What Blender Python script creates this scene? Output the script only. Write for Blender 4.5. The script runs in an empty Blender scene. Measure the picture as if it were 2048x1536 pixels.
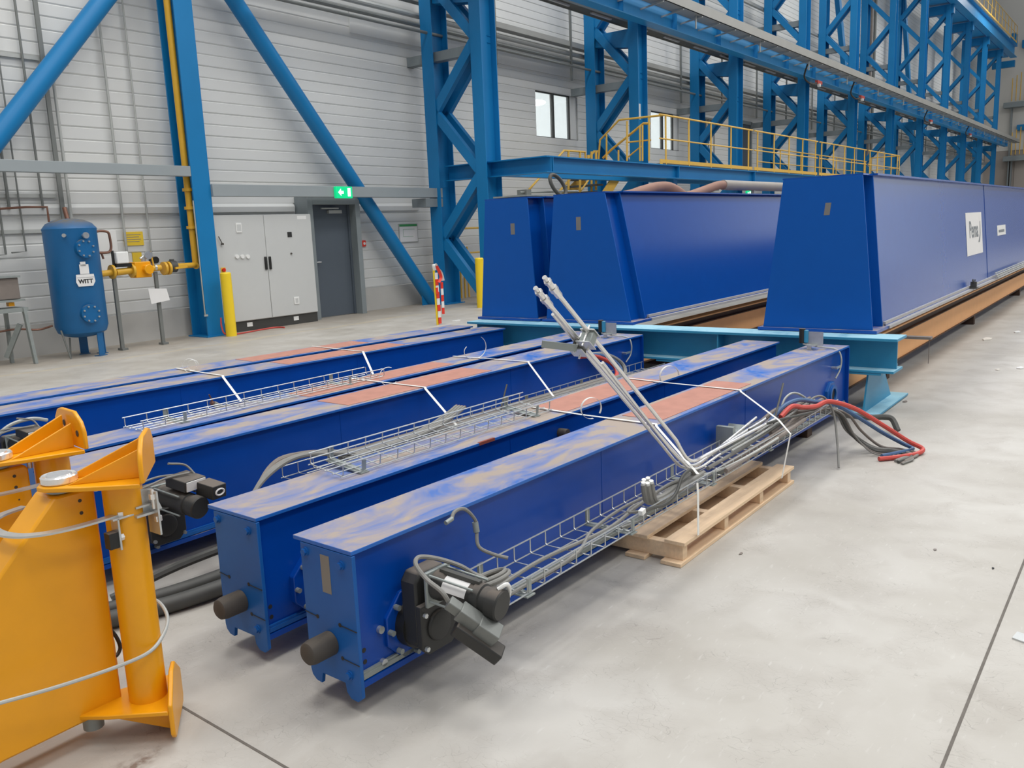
import bpy, math, random
from mathutils import Vector, Matrix
random.seed(7)
PI = math.pi
SC = bpy.context.scene
COL = SC.collection
# ------------------------------------------------------------------ survey of the hall: eye position and directions
F_, YAW, PIT, ROL, EYE = 1700.0, 0.9166433, 0.1795017, 0.0417957, 1.5
_f = Vector((math.sin(YAW)*math.cos(PIT), math.cos(YAW)*math.cos(PIT), -math.sin(PIT)))
_r0 = Vector((math.cos(YAW), -math.sin(YAW), 0)); _d0 = _f.cross(_r0)
_r = _r0*math.cos(ROL)+_d0*math.sin(ROL); _d = -_r0*math.sin(ROL)+_d0*math.cos(ROL)
def _ray(u, v): return _r*((u-1024)/F_)+_d*((v-768)/F_)+_f
def Z_(u, v, z): d = _ray(u, v); return Vector((0,0,EYE))+d*((z-EYE)/d.z)
def Y_(u, v, y): d = _ray(u, v); return Vector((0,0,EYE))+d*(y/d.y)
def X_(u, v, x): d = _ray(u, v); return Vector((0,0,EYE))+d*(x/d.x)

# ------------------------------------------------------------------ materials
def srgb(r, g, b):
    f = lambda c: (c/255/12.92 if c/255 <= .04045 else ((c/255+.055)/1.055)**2.4)
    return (f(r), f(g), f(b), 1)
def node(nt, t, **k):
    n = nt.nodes.new(t)
    for a, b in k.items(): setattr(n, a, b)
    return n
def mk(name, col, rough=.5, metal=0., var=.08, scale=8., bump=0., emit=None, est=1., stretch=(1,1,1), dust=None, dust_amt=.5, dust_scale=4., alpha=None, spec=.5):
    m = bpy.data.materials.new(name); m.use_nodes = True; nt = m.node_tree; nt.nodes.clear()
    out = node(nt, 'ShaderNodeOutputMaterial'); b = node(nt, 'ShaderNodeBsdfPrincipled'); nt.links.new(b.outputs[0], out.inputs[0])
    b.inputs['Roughness'].default_value = rough; b.inputs['Metallic'].default_value = metal
    b.inputs['Specular IOR Level'].default_value = spec
    tc = node(nt, 'ShaderNodeTexCoord'); mp = node(nt, 'ShaderNodeMapping'); mp.inputs['Scale'].default_value = stretch
    nt.links.new(tc.outputs['Object'], mp.inputs[0])
    nz = node(nt, 'ShaderNodeTexNoise'); nz.inputs['Scale'].default_value = scale; nz.inputs['Detail'].default_value = 6
    nt.links.new(mp.outputs[0], nz.inputs['Vector'])
    mx = node(nt, 'ShaderNodeMix', data_type='RGBA')
    c = Vector(col[:3])
    mx.inputs[6].default_value = (*(c*(1-var)), 1); mx.inputs[7].default_value = (*[min(1, q*(1+var)) for q in c], 1)
    nt.links.new(nz.outputs['Fac'], mx.inputs[0]); cout = mx.outputs[2]
    if dust:
        ge = node(nt, 'ShaderNodeNewGeometry'); sp = node(nt, 'ShaderNodeSeparateXYZ'); nt.links.new(ge.outputs['Normal'], sp.inputs[0])
        n2 = node(nt, 'ShaderNodeTexNoise'); n2.inputs['Scale'].default_value = dust_scale; n2.inputs['Detail'].default_value = 9; n2.inputs['Roughness'].default_value = .62; n2.inputs['Distortion'].default_value = .9
        m2 = node(nt, 'ShaderNodeMapping'); m2.inputs['Scale'].default_value = (.75, 1.35, 1); nt.links.new(tc.outputs['Object'], m2.inputs[0]); nt.links.new(m2.outputs[0], n2.inputs['Vector'])
        r1 = node(nt, 'ShaderNodeMapRange'); r1.inputs[1].default_value = .60-dust_amt*.35; r1.inputs[2].default_value = .78-dust_amt*.25; nt.links.new(n2.outputs['Fac'], r1.inputs[0])
        r2 = node(nt, 'ShaderNodeMapRange'); r2.inputs[1].default_value = .6; r2.inputs[2].default_value = .95; nt.links.new(sp.outputs['Z'], r2.inputs[0])
        mu = node(nt, 'ShaderNodeMath', operation='MULTIPLY'); nt.links.new(r1.outputs[0], mu.inputs[0]); nt.links.new(r2.outputs[0], mu.inputs[1])
        mx2 = node(nt, 'ShaderNodeMix', data_type='RGBA'); nt.links.new(mu.outputs[0], mx2.inputs[0]); nt.links.new(cout, mx2.inputs[6]); mx2.inputs[7].default_value = dust
        cout = mx2.outputs[2]
        rr = node(nt, 'ShaderNodeMapRange'); rr.inputs[3].default_value = rough; rr.inputs[4].default_value = .9; nt.links.new(mu.outputs[0], rr.inputs[0]); nt.links.new(rr.outputs[0], b.inputs['Roughness'])
    nt.links.new(cout, b.inputs['Base Color'])
    if bump:
        bp = node(nt, 'ShaderNodeBump'); bp.inputs['Strength'].default_value = bump; bp.inputs['Distance'].default_value = .01
        nt.links.new(nz.outputs['Fac'], bp.inputs['Height']); nt.links.new(bp.outputs[0], b.inputs['Normal'])
    if emit: b.inputs['Emission Color'].default_value = emit; b.inputs['Emission Strength'].default_value = est
    if alpha is not None: b.inputs['Alpha'].default_value = alpha
    return m
DUST = srgb(162, 149, 139)
M = {}
M['gblue'] = mk('girder blue paint', (.0004, .055, .34, 1), .3, dust=DUST, dust_amt=.2, var=.1, spec=.36)
M['gtop'] = mk('girder top paint under dust', (.014, .13, .5, 1), .38, dust=DUST, dust_amt=.82, dust_scale=3.6, var=.1)
M['gend'] = mk('girder end paint', (.008, .10, .36, 1), .42, var=.12, spec=.35)
M['boxblue'] = mk('box girder blue paint', (.001, .07, .36, 1), .24, dust=DUST, dust_amt=.7, var=.06, spec=.45)
M['boxfront'] = mk('box end plate blue', (.0004, .09, .40, 1), .5, var=.05, spec=.25)
M['lblue'] = mk('light blue paint', (.035, .27, .46, 1), .42, dust=srgb(150, 195, 212), dust_amt=1.2, var=.08)  # the dust colour here paints the pale reflection onto upward faces
M['steelblue'] = mk('structure blue paint', (.007, .185, .44, 1), .42, var=.1, scale=2, spec=.35)
M['steelblue_lit'] = mk('structure blue with painted light', (.03, .29, .62, 1), .42, var=.1, scale=2, spec=.4)  # same paint as the structure, lightened to paint in light on the beams
M['tankblue'] = mk('tank blue enamel', (.002, .115, .31, 1), .42, dust=srgb(110, 105, 95), dust_amt=1., var=.1)
M['yellow'] = mk('orange yellow paint', (.84, .36, .004, 1), .32, var=.07, scale=10)
M['ypipe'] = mk('yellow pipe paint', (.68, .38, .03, 1), .42, var=.1)
M['yrail'] = mk('yellow rail paint', (.72, .44, .075, 1), .5, var=.08)
M['boll'] = mk('bollard yellow', (.88, .62, .02, 1), .45, var=.05)
M['zinc'] = mk('galvanised wire', (.58, .6, .6, 1), .32, .75, var=.15, scale=30)
M['dzinc'] = mk('dull zinc plate', (.3, .33, .32, 1), .5, .4, var=.2, scale=12)
M['chrome'] = mk('bright steel', (.86, .85, .83, 1), .2, .7, var=.08)
M['cable'] = mk('grey cable sheath', (.22, .215, .2, 1), .6, var=.2, scale=20)
M['dcable'] = mk('dark cable sheath', (.06, .06, .055, 1), .55, var=.2, scale=20)
M['brownpipe'] = mk('dusty brown pipe', (.2, .17, .15, 1), .6, var=.2)
M['red'] = mk('red hose rubber', (.55, .07, .055, 1), .5, var=.1)
M['bhose'] = mk('blue hose rubber', (.06, .13, .27, 1), .5, var=.1)
M['black'] = mk('black painted metal', (.016, .016, .015, 1), .45, dust=srgb(120, 108, 98), dust_amt=1., var=.2)
M['motor'] = mk('dusty dark motor', (.024, .024, .023, 1), .5, dust=srgb(105, 97, 90), dust_amt=1.1, var=.2)
M['rubber'] = mk('brown rubber', (.062, .053, .045, 1), .7, dust=srgb(105, 96, 86), dust_amt=.6, var=.2)
M['white'] = mk('white plastic', (.8, .8, .78, 1), .4, var=.03)
M['paper'] = mk('white paper', (.78, .77, .76, 1), .7, var=.03)
M['strap'] = mk('white strapping band', (.85, .84, .8, 1), .35, var=.03)
M['tape'] = mk('grey adhesive tape', (.2, .19, .175, 1), .6, var=.1)
M['redox'] = mk('red oxide primer', (.44, .205, .155, 1), .75, var=.2, scale=14)
M['redox2'] = mk('dark red oxide', (.24, .05, .03, 1), .7, var=.2)
M['greybox'] = mk('cabinet light grey', (.56, .57, .56, 1), .45, var=.02)
M['dgrey'] = mk('dark grey plinth', (.05, .05, .046, 1), .6, var=.1)
M['grbeam'] = mk('grey girt paint', (.3, .335, .35, 1), .55, var=.06, scale=3)
M['door'] = mk('slate door paint', (.085, .105, .13, 1), .5, var=.04)
M['frame'] = mk('door frame grey', (.22, .25, .26, 1), .5, var=.05)
M['wall'] = mk('white wall cladding', (.67, .675, .66, 1), .5, var=.05, scale=.6)
M['wallb'] = mk('beige end wall cladding', (.62, .6, .56, 1), .6, var=.05, scale=.3)
M['gate'] = mk('taupe sectional gate', (.36, .32, .29, 1), .6, var=.05, scale=.3)
M['conc'] = mk('raw concrete plinth', (.5, .49, .465, 1), .85, var=.12, scale=2, bump=.2)
M['conduit'] = mk('grey conduit', (.2, .21, .2, 1), .5, .3, var=.1)
M['lconduit'] = mk('pale conduit', (.45, .46, .44, 1), .5, .2, var=.1)
M['tray'] = mk('galvanised cable tray', (.36, .36, .34, 1), .5, .2, var=.14, scale=1.5)
M['grating'] = mk('dark catwalk grating', (.11, .11, .1, 1), .6, .3, var=.2)
M['orange'] = mk('orange primed steel', (.9, .46, .19, 1), .6, var=.06)
M['brown'] = mk('brown rusted steel', (.06, .03, .018, 1), .7, var=.3, dust=srgb(120, 78, 48), dust_amt=.6)
M['flange'] = mk('dusty pale flange', (.42, .41, .41, 1), .55, var=.08)
M['pink'] = mk('pink brown fabric duct', (.3, .17, .13, 1), .8, var=.15)
M['duct'] = mk('grey wrapped duct', (.33, .3, .27, 1), .7, var=.1)
M['copper'] = mk('copper pipe', (.2, .1, .07, 1), .4, .5, var=.2)
M['glow'] = mk('lit office surface', (.8, .82, .82, 1), .6, emit=(.9, .95, .95, 1), est=.42)
M['lampglow'] = mk('office lamp', (1, 1, 1, 1), .6, emit=(1, 1, 1, 1), est=3.)
M['exitg'] = mk('exit sign green', (0, .5, .22, 1), .4, emit=(0, .62, .2, 1), est=.9)
M['exitw'] = mk('exit sign white', (.9, 1, .95, 1), .4, emit=(.85, 1, .9, 1), est=1.6)
M['textblack'] = mk('black print', (.02, .02, .02, 1), .6, var=.02)
M['textgrey'] = mk('grey print', (.2, .22, .24, 1), .6, var=.02)
M['green'] = mk('green print', (.05, .3, .1, 1), .6, var=.02)
M['signy'] = mk('yellow notice', (.8, .55, .04, 1), .5, var=.05)
M['tapered'] = mk('barrier tape red', (.75, .04, .02, 1), .4, var=.05)
M['cream'] = mk('foam stain residue', (.7, .66, .6, 1), .8, var=.06)
M['lampsh'] = mk('lamp housing', (.5, .5, .5, 1), .4, .3)
M['lampem'] = mk('lamp lens', (1, 1, 1, 1), .4, emit=(1, .98, .95, 1), est=4.)
g = bpy.data.materials.new('window glass'); g.use_nodes = True
b = g.node_tree.nodes['Principled BSDF']; b.inputs['Base Color'].default_value = (.9, .95, .95, 1); b.inputs['Roughness'].default_value = .03; b.inputs['Alpha'].default_value = .18
M['glass'] = g

def mat_wood():
    m = mk('raw pine', srgb(230, 200, 165), .7, var=.18, scale=5, stretch=(1, 12, 12), bump=.15); return m
M['wood'] = mat_wood()

def mat_floor():
    m = bpy.data.materials.new('power floated concrete'); m.use_nodes = True; nt = m.node_tree; nt.nodes.clear()
    out = node(nt, 'ShaderNodeOutputMaterial'); b = node(nt, 'ShaderNodeBsdfPrincipled'); nt.links.new(b.outputs[0], out.inputs[0])
    tc = node(nt, 'ShaderNodeTexCoord'); L = nt.links.new
    def noise(s, d=6, st=(1,1,1), rot=0., dist=0.):
        mp = node(nt, 'ShaderNodeMapping'); mp.inputs['Scale'].default_value = st; mp.inputs['Rotation'].default_value = (0, 0, rot); L(tc.outputs['Object'], mp.inputs[0])
        n = node(nt, 'ShaderNodeTexNoise'); n.inputs['Scale'].default_value = s; n.inputs['Detail'].default_value = d; n.inputs['Distortion'].default_value = dist; L(mp.outputs[0], n.inputs['Vector']); return n.outputs['Fac']
    def mixc(f, a, c2):
        x = node(nt, 'ShaderNodeMix', data_type='RGBA'); L(f, x.inputs[0])
        if isinstance(a, tuple): x.inputs[6].default_value = a
        else: L(a, x.inputs[6])
        if isinstance(c2, tuple): x.inputs[7].default_value = c2
        else: L(c2, x.inputs[7])
        return x.outputs[2]
    def rng(f, a, bb, c=0., d=1.):
        r = node(nt, 'ShaderNodeMapRange'); L(f, r.inputs[0]); r.inputs[1].default_value = a; r.inputs[2].default_value = bb; r.inputs[3].default_value = c; r.inputs[4].default_value = d; return r.outputs[0]
    c = mixc(rng(noise(1.1), .35, .65), (.40, .375, .335, 1), (.51, .49, .455, 1))
    c = mixc(rng(noise(4.5, 8, dist=.6), .45, .75, 0, .55), c, (.35, .32, .285, 1))
    c = mixc(rng(noise(14, 8, (1, 4, 1), .5), .62, .75, 0, .4), c, (.6, .59, .56, 1))      # pale scuffs
    # fine hairline cracks, short and broken
    vo = node(nt, 'ShaderNodeTexVoronoi', feature='DISTANCE_TO_EDGE'); mp = node(nt, 'ShaderNodeMapping'); mp.inputs['Scale'].default_value = (9, 4.2, 1); mp.inputs['Rotation'].default_value = (0, 0, .25)
    nd = node(nt, 'ShaderNodeTexNoise'); nd.inputs['Scale'].default_value = 9; nd.inputs['Detail'].default_value = 5; L(tc.outputs['Object'], nd.inputs['Vector'])
    va = node(nt, 'ShaderNodeVectorMath', operation='MULTIPLY_ADD'); L(nd.outputs['Color'], va.inputs[0]); va.inputs[1].default_value = (.12, .12, 0); L(tc.outputs['Object'], va.inputs[2])
    L(va.outputs[0], mp.inputs[0]); L(mp.outputs[0], vo.inputs['Vector'])
    cr = rng(vo.outputs['Distance'], .0, .018, 1, 0); gate = rng(noise(4.5, 5), .47, .6)
    mu = node(nt, 'ShaderNodeMath', operation='MULTIPLY'); L(cr, mu.inputs[0]); L(gate, mu.inputs[1]); m3 = node(nt, 'ShaderNodeMath', operation='MULTIPLY'); L(mu.outputs[0], m3.inputs[0]); m3.inputs[1].default_value = .55
    c = mixc(m3.outputs[0], c, (.2, .18, .16, 1))
    # dirt lane along the side wall
    sp = node(nt, 'ShaderNodeSeparateXYZ'); L(tc.outputs['Object'], sp.inputs[0])
    yy = node(nt, 'ShaderNodeMath', operation='ADD'); L(sp.outputs['Y'], yy.inputs[0]); nn = rng(noise(2.5, 5), .3, .7, -.35, .35); L(nn, yy.inputs[1])
    c = mixc(rng(yy.outputs[0], 11.2, 11.9, 0, .6), c, (.27, .225, .18, 1))
    y2 = node(nt, 'ShaderNodeMath', operation='ADD'); L(sp.outputs['Y'], y2.inputs[0]); L(rng(noise(1.2, 3), .3, .7, -.1, .1), y2.inputs[1])
    ln = node(nt, 'ShaderNodeMath', operation='MULTIPLY'); L(rng(y2.outputs[0], 11.02, 11.08), ln.inputs[0]); L(rng(y2.outputs[0], 11.13, 11.2, 1, 0), ln.inputs[1])
    l2 = node(nt, 'ShaderNodeMath', operation='MULTIPLY'); L(ln.outputs[0], l2.inputs[0]); l2.inputs[1].default_value = .35
    c = mixc(l2.outputs[0], c, (.62, .48, .25, 1))
    c = mixc(rng(yy.outputs[0], 8.5, 11.5, 0, .3), c, (.42, .37, .3, 1))
    st = node(nt, 'ShaderNodeMapping'); st.inputs['Location'].default_value = (-1.085, -2.30, 0); st.inputs['Scale'].default_value = (1, 1, 1)
    L(tc.outputs['Object'], st.inputs[0]); s2 = node(nt, 'ShaderNodeMapping'); s2.inputs['Rotation'].default_value = (0, 0, .35); s2.inputs['Scale'].default_value = (1, 2.6, 1); L(st.outputs[0], s2.inputs[0]); ln2 = node(nt, 'ShaderNodeVectorMath', operation='LENGTH'); L(s2.outputs[0], ln2.inputs[0])
    sg_ = node(nt, 'ShaderNodeMath', operation='MULTIPLY'); L(rng(ln2.outputs['Value'], .05, .13, 1, 0), sg_.inputs[0]); L(rng(noise(26, 6), .45, .6, 0, .7), sg_.inputs[1]); c = mixc(sg_.outputs[0], c, (.13, .07, .045, 1))
    L(c, b.inputs['Base Color'])
    L(rng(noise(3), .3, .7, .42, .62), b.inputs['Roughness'])
    bp = node(nt, 'ShaderNodeBump'); bp.inputs['Strength'].default_value = .25; bp.inputs['Distance'].default_value = .004; L(noise(22, 9, (2,1,1), .3), bp.inputs['Height']); L(bp.outputs[0], b.inputs['Normal'])
    return m
M['floor'] = mat_floor()

# ------------------------------------------------------------------ mesh helpers
def fr(d):
    d = Vector(d).normalized(); a = Vector((0,0,1)) if abs(d.z) < .9 else Vector((1,0,0))
    s = d.cross(a).normalized(); return s, s.cross(d).normalized()
class MB:
    def __init__(s): s.v = []; s.f = []
    def add(s, vs, fs):
        n = len(s.v); s.v += [Vector(v) for v in vs]; s.f += [tuple(i+n for i in f) for f in fs]; return s
    def box(s, x0, x1, y0, y1, z0, z1):
        return s.add([(x,y,z) for x in (x0,x1) for y in (y0,y1) for z in (z0,z1)], [(0,1,3,2),(4,6,7,5),(0,4,5,1),(2,3,7,6),(0,2,6,4),(1,5,7,3)])
    def ob(s, c, sz, ax, ay=None):
        c = Vector(c); ax = Vector(ax).normalized()
        if ay is None: ay, az = fr(ax)
        else:
            ay = Vector(ay); ay = (ay-ax*ay.dot(ax)).normalized(); az = ax.cross(ay)
        a, b, d = [q/2 for q in sz]
        return s.add([c+ax*i*a+ay*j*b+az*k*d for i in (-1,1) for j in (-1,1) for k in (-1,1)], [(0,1,3,2),(4,6,7,5),(0,4,5,1),(2,3,7,6),(0,2,6,4),(1,5,7,3)])
    def bar(s, p, q, w, h, up=(0,0,1)):
        p = Vector(p); q = Vector(q); d = q-p; u = Vector(up)
        if abs(d.normalized().dot(u)) > .99: u = Vector((0,1,0))
        return s.ob((p+q)/2, (d.length, h, w), d, u)
    def cyl(s, p, q, r, n=16, r2=None):
        p = Vector(p); q = Vector(q); r2 = r if r2 is None else r2; a, b = fr(q-p)
        vs = []; fs = []
        for i in range(n):
            t = 2*PI*i/n; o = a*math.cos(t)+b*math.sin(t); vs += [p+o*r, q+o*r2]
        for i in range(n): j = (i+1) % n; fs.append((2*i, 2*j, 2*j+1, 2*i+1))
        fs.append(tuple(2*i for i in range(n))[::-1]); fs.append(tuple(2*i+1 for i in range(n)))
        return s.add(vs, fs)
    def tube(s, pts, r, n=8, closed=False):
        pts = [Vector(p) for p in pts]; m = len(pts); vs = []; fs = []; prev = None
        for i, p in enumerate(pts):
            if closed: d = pts[(i+1) % m]-pts[i-1]
            else: d = pts[min(i+1, m-1)]-pts[max(i-1, 0)]
            d.normalize()
            if prev is None: a, _ = fr(d)
            else:
                a = prev-d*prev.dot(d)
                if a.length < 1e-5: a, _ = fr(d)
                a.normalize()
            prev = a; b = d.cross(a)
            for k in range(n): t = 2*PI*k/n; vs.append(p+(a*math.cos(t)+b*math.sin(t))*r)
        for i in range(m if closed else m-1):
            i2 = (i+1) % m
            for k in range(n): k2 = (k+1) % n; fs.append((i*n+k, i*n+k2, i2*n+k2, i2*n+k))
        if not closed: fs.append(tuple(range(n))[::-1]); fs.append(tuple((m-1)*n+k for k in range(n)))
        return s.add(vs, fs)
    def ribbon(s, pts, w, side, t=.0015):
        pts = [Vector(p) for p in pts]; vs = []; fs = []; side = Vector(side).normalized()
        m = len(pts)
        for i, p in enumerate(pts):
            d = (pts[min(i+1, m-1)]-pts[max(i-1, 0)]).normalized(); sd = (side-d*side.dot(d)).normalized(); nn = d.cross(sd)
            for a, b in ((-1,-1),(1,-1),(1,1),(-1,1)): vs.append(p+sd*a*w/2+nn*b*t/2)
        for i in range(m-1):
            for k in range(4): k2 = (k+1) % 4; fs.append((i*4+k, i*4+k2, i*4+4+k2, i*4+4+k))
        fs.append((3,2,1,0)); fs.append(tuple((m-1)*4+k for k in range(4)))
        return s.add(vs, fs)
    def prism(s, poly, vec):
        poly = [Vector(p) for p in poly]; vec = Vector(vec); n = len(poly)
        nrm = Vector((0,0,0))
        for i in range(n): nrm += poly[i].cross(poly[(i+1) % n])
        if nrm.dot(vec) > 0: poly = poly[::-1]
        fs = [tuple(range(n)), tuple(range(2*n-1, n-1, -1))]
        for i in range(n): j = (i+1) % n; fs.append((j, i, i+n, j+n))
        return s.add(poly+[p+vec for p in poly], fs)
    def hexa(s, bot, top):
        return s.add(list(bot)+list(top), [(3,2,1,0),(4,5,6,7),(0,1,5,4),(1,2,6,5),(2,3,7,6),(3,0,4,7)])
    def lathe(s, c, prof, n=32, axis=(0,0,1)):
        c = Vector(c); ax = Vector(axis).normalized(); a, b = fr(ax); vs = []; fs = []; m = len(prof)
        for i in range(n):
            t = 2*PI*i/n; o = a*math.cos(t)+b*math.sin(t)
            for r, h in prof: vs.append(c+o*max(r, 1e-4)+ax*h)
        for i in range(n):
            j = (i+1) % n
            for k in range(m-1): fs.append((i*m+k, j*m+k, j*m+k+1, i*m+k+1))
        return s.add(vs, fs)
W = {}
def wm(o): return W[o.name] if o else Matrix.Identity(4)
def empty(name, loc, rz=0., label=None, cat=None, group=None, parent=None):
    o = bpy.data.objects.new(name, None); o.empty_display_size = .1; COL.objects.link(o)
    o.location = loc; o.rotation_euler = (0, 0, rz); W[o.name] = Matrix.Translation(Vector(loc)) @ Matrix.Rotation(rz, 4, 'Z')
    if label: tag(o, label, cat, group)
    return o
def tag(o, label=None, cat=None, group=None, kind=None):
    if label: o['label'] = label
    if cat: o['category'] = cat
    if group: o['group'] = group
    if kind: o['kind'] = kind
    return o
def build(mb, name, mat, parent=None, local=False, bevel=0., flat=False, label=None, loc=None):
    """one mesh object; world coordinates unless local=True"""
    me = bpy.data.meshes.new(name)
    if parent is not None:
        inv = Matrix.Identity(4) if local else wm(parent).inverted(); off = Vector((0,0,0)); vs = [inv @ v for v in mb.v]
    else:
        if loc is None:
            xs = [v.x for v in mb.v]; ys = [v.y for v in mb.v]; zs = [v.z for v in mb.v]
            off = Vector(((min(xs)+max(xs))/2, (min(ys)+max(ys))/2, min(zs)))
        else: off = Vector(loc)
        vs = [v-off for v in mb.v]
    me.from_pydata([tuple(v) for v in vs], [], mb.f); me.update()
    me.materials.append(M[mat] if isinstance(mat, str) else mat)
    if not flat:
        me.polygons.foreach_set('use_smooth', [True]*len(me.polygons)); me.set_sharp_from_angle(angle=math.radians(35))
    o = bpy.data.objects.new(name, me); COL.objects.link(o)
    if parent is not None: o.parent = parent; W[o.name] = wm(parent).copy()
    else: o.location = off; W[o.name] = Matrix.Translation(off)
    if bevel:
        b = o.modifiers.new('bevel', 'BEVEL'); b.width = bevel; b.segments = 2; b.limit_method = 'ANGLE'; b.angle_limit = math.radians(40)
    if label: o['label'] = label
    return o
def thing(mb, name, mat, label, cat, group=None, **k):
    return tag(build(mb, name, mat, **k), label, cat, group)
def struct(mb, name, mat, **k):
    return tag(build(mb, name, mat, **k), kind='structure')
def smooth(pts, k=6):
    """Catmull-Rom through the given points"""
    p = [Vector(q) for q in pts]; p = [p[0]*2-p[1]]+p+[p[-1]*2-p[-2]]; out = []
    for i in range(1, len(p)-2):
        for j in range(k):
            t = j/k; a, b, c, d = p[i-1:i+3]
            out.append(.5*((2*b)+(c-a)*t+(2*a-5*b+4*c-d)*t*t+(3*b-a-3*c+d)*t**3))
    out.append(p[-2]); return out
def circ(c, r, a, b, n=20, t0=0, t1=2*PI):
    c = Vector(c); a = Vector(a); b = Vector(b)
    return [c+a*math.cos(t0+(t1-t0)*i/n)*r+b*math.sin(t0+(t1-t0)*i/n)*r for i in range(n+1)]
def copy_tree(o, parent=None):
    c = o.copy(); COL.objects.link(c)
    if parent is not None: c.parent = parent
    for ch in list(o.children): copy_tree(ch, c)
    return c
def text(name, s, size, mat, parent, origin, xdir, ydir, align='CENTER', ext=.0006, bold=0.):
    cu = bpy.data.curves.new(name, 'FONT'); cu.body = s; cu.size = size; cu.align_x = align; cu.align_y = 'CENTER'; cu.extrude = ext; cu.offset = bold
    t = bpy.data.objects.new(name+'_src', cu); COL.objects.link(t)
    dg = bpy.context.evaluated_depsgraph_get(); me = bpy.data.meshes.new_from_object(t.evaluated_get(dg)); bpy.data.objects.remove(t); bpy.data.curves.remove(cu)
    x = Vector(xdir).normalized(); y = Vector(ydir).normalized(); z = x.cross(y)
    m = Matrix(((x.x, y.x, z.x, origin[0]), (x.y, y.y, z.y, origin[1]), (x.z, y.z, z.z, origin[2]), (0,0,0,1)))
    me.transform(wm(parent).inverted() @ m if parent else m)
    me.materials.clear(); me.materials.append(M[mat]); me.name = name
    o = bpy.data.objects.new(name, me); COL.objects.link(o)
    if parent: o.parent = parent; W[o.name] = wm(parent).copy()
    return o

# ================================================================== SETTING
f = MB()
# slab bays separated by sawn joints (joint lines are real gaps over a darker sub-base)
JX = 1.33
f.add([(-8,-26,0),(86,-26,0),(86,13.2,0),(-8,13.2,0)], [(0,1,2,3)])
struct(f, 'floor', 'floor', loc=(0,0,0))
jm = mk('joint filler', (.14, .125, .11, 1), .9, var=.3, scale=30)
j = MB(); j.box(-3, 12, .372, .381, -.005, .0012); j.prism([(1.352,2.56,-.004),(1.3605,2.56,-.004),(1.300,.385,-.004),(1.2915,.385,-.004)], (0,0,.0052))
struct(j, 'trim_1', jm, loc=(1.3,.4,0))

# white ribbed cladding of the long wall with openings for windows and door
WY = 12.80
def wall_band(mb, x0, x1, z0, z1, y=WY, pitch=.185, dep=.017, holes=()):
    z = z0; prof = []
    while z < z1-1e-6:
        zz = min(z+pitch, z1)
        q_ = 0 if round((z-z0)/pitch) % 2 else -dep*.35; prof += [(z, q_), (z+.020, -dep), (zz-.012, -dep)]
        z = zz
    prof.append((z1, 0))
    prof = [(min(a, z1), b) for a, b in prof]
    n = len(mb.v)
    xs = sorted(set([x0, x1]+[q for h in holes for q in h[:2]]))
    zs = [a for a, _ in prof]
    for i in range(len(prof)-1):
        za, ya = prof[i]; zb, yb = prof[i+1]
        if zb-za < 1e-6: continue
        for k in range(len(xs)-1):
            xm = (xs[k]+xs[k+1])/2; zm = (za+zb)/2
            if any(h[0] < xm < h[1] and h[2] < zm < h[3] for h in holes): continue
            mb.add([(xs[k],y+ya,za),(xs[k+1],y+ya,za),(xs[k+1],y+yb,zb),(xs[k],y+yb,zb)], [(0,1,2,3)])
WIN = [(18.12, 20.05, 3.80, 4.90), (24.2, 26.1, 3.80, 4.90), (30.75, 32.1, 2.95, 4.95)]
DOORH = (10.45, 11.5, .0, 2.14)
w = MB(); wall_band(w, -2, 84, .46, 21, holes=WIN+[DOORH])
struct(w, 'wall_back', 'wall', loc=(0,WY,0), flat=True)
p = MB(); p.box(-2, 10.34, WY-.04, WY+.1, 0, .45); p.box(11.62, 84, WY-.04, WY+.1, 0, .45)
struct(p, 'baseboard_back', 'conc', loc=(5,WY,0))
p = MB(); p.prism([(-2,WY-.015,1.98),(-2,WY-.06,1.99),(-2,WY-.07,2.08),(-2,WY-.015,2.14)], (12.3,0,0)); p.prism([(11.9,WY-.015,1.98),(11.9,WY-.06,1.99),(11.9,WY-.07,2.08),(11.9,WY-.015,2.14)], (1.7,0,0))
struct(p, 'trim_2', 'wall')
p = MB(); p.box(12, 84, WY-.05, WY-.01, 5.35, 5.75)
struct(p, 'trim_3', 'wall')
# far end wall with blue rail beams and the sectional gate
e = MB(); e.box(84, 84.3, -14, 12.9, 6.3, 22); struct(e, 'wall_end', 'wallb', loc=(84,0,6.3))
e = MB()
yy = 12.9
while yy > -14: e.box(84.06, 84.2, yy-2.35, yy-.05, 0, 6.3); yy -= 2.4
e.box(84.15, 84.25, -14, 12.9, 0, 6.3); struct(e, 'door_2', 'gate', loc=(84,0,0))
e = MB(); e.box(83.6, 84, -14, 10.4, 14.35, 14.95); e.box(83.6, 84, -14, 10.4, 7.85, 8.3)
struct(e, 'trim_4', 'steelblue')

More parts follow.
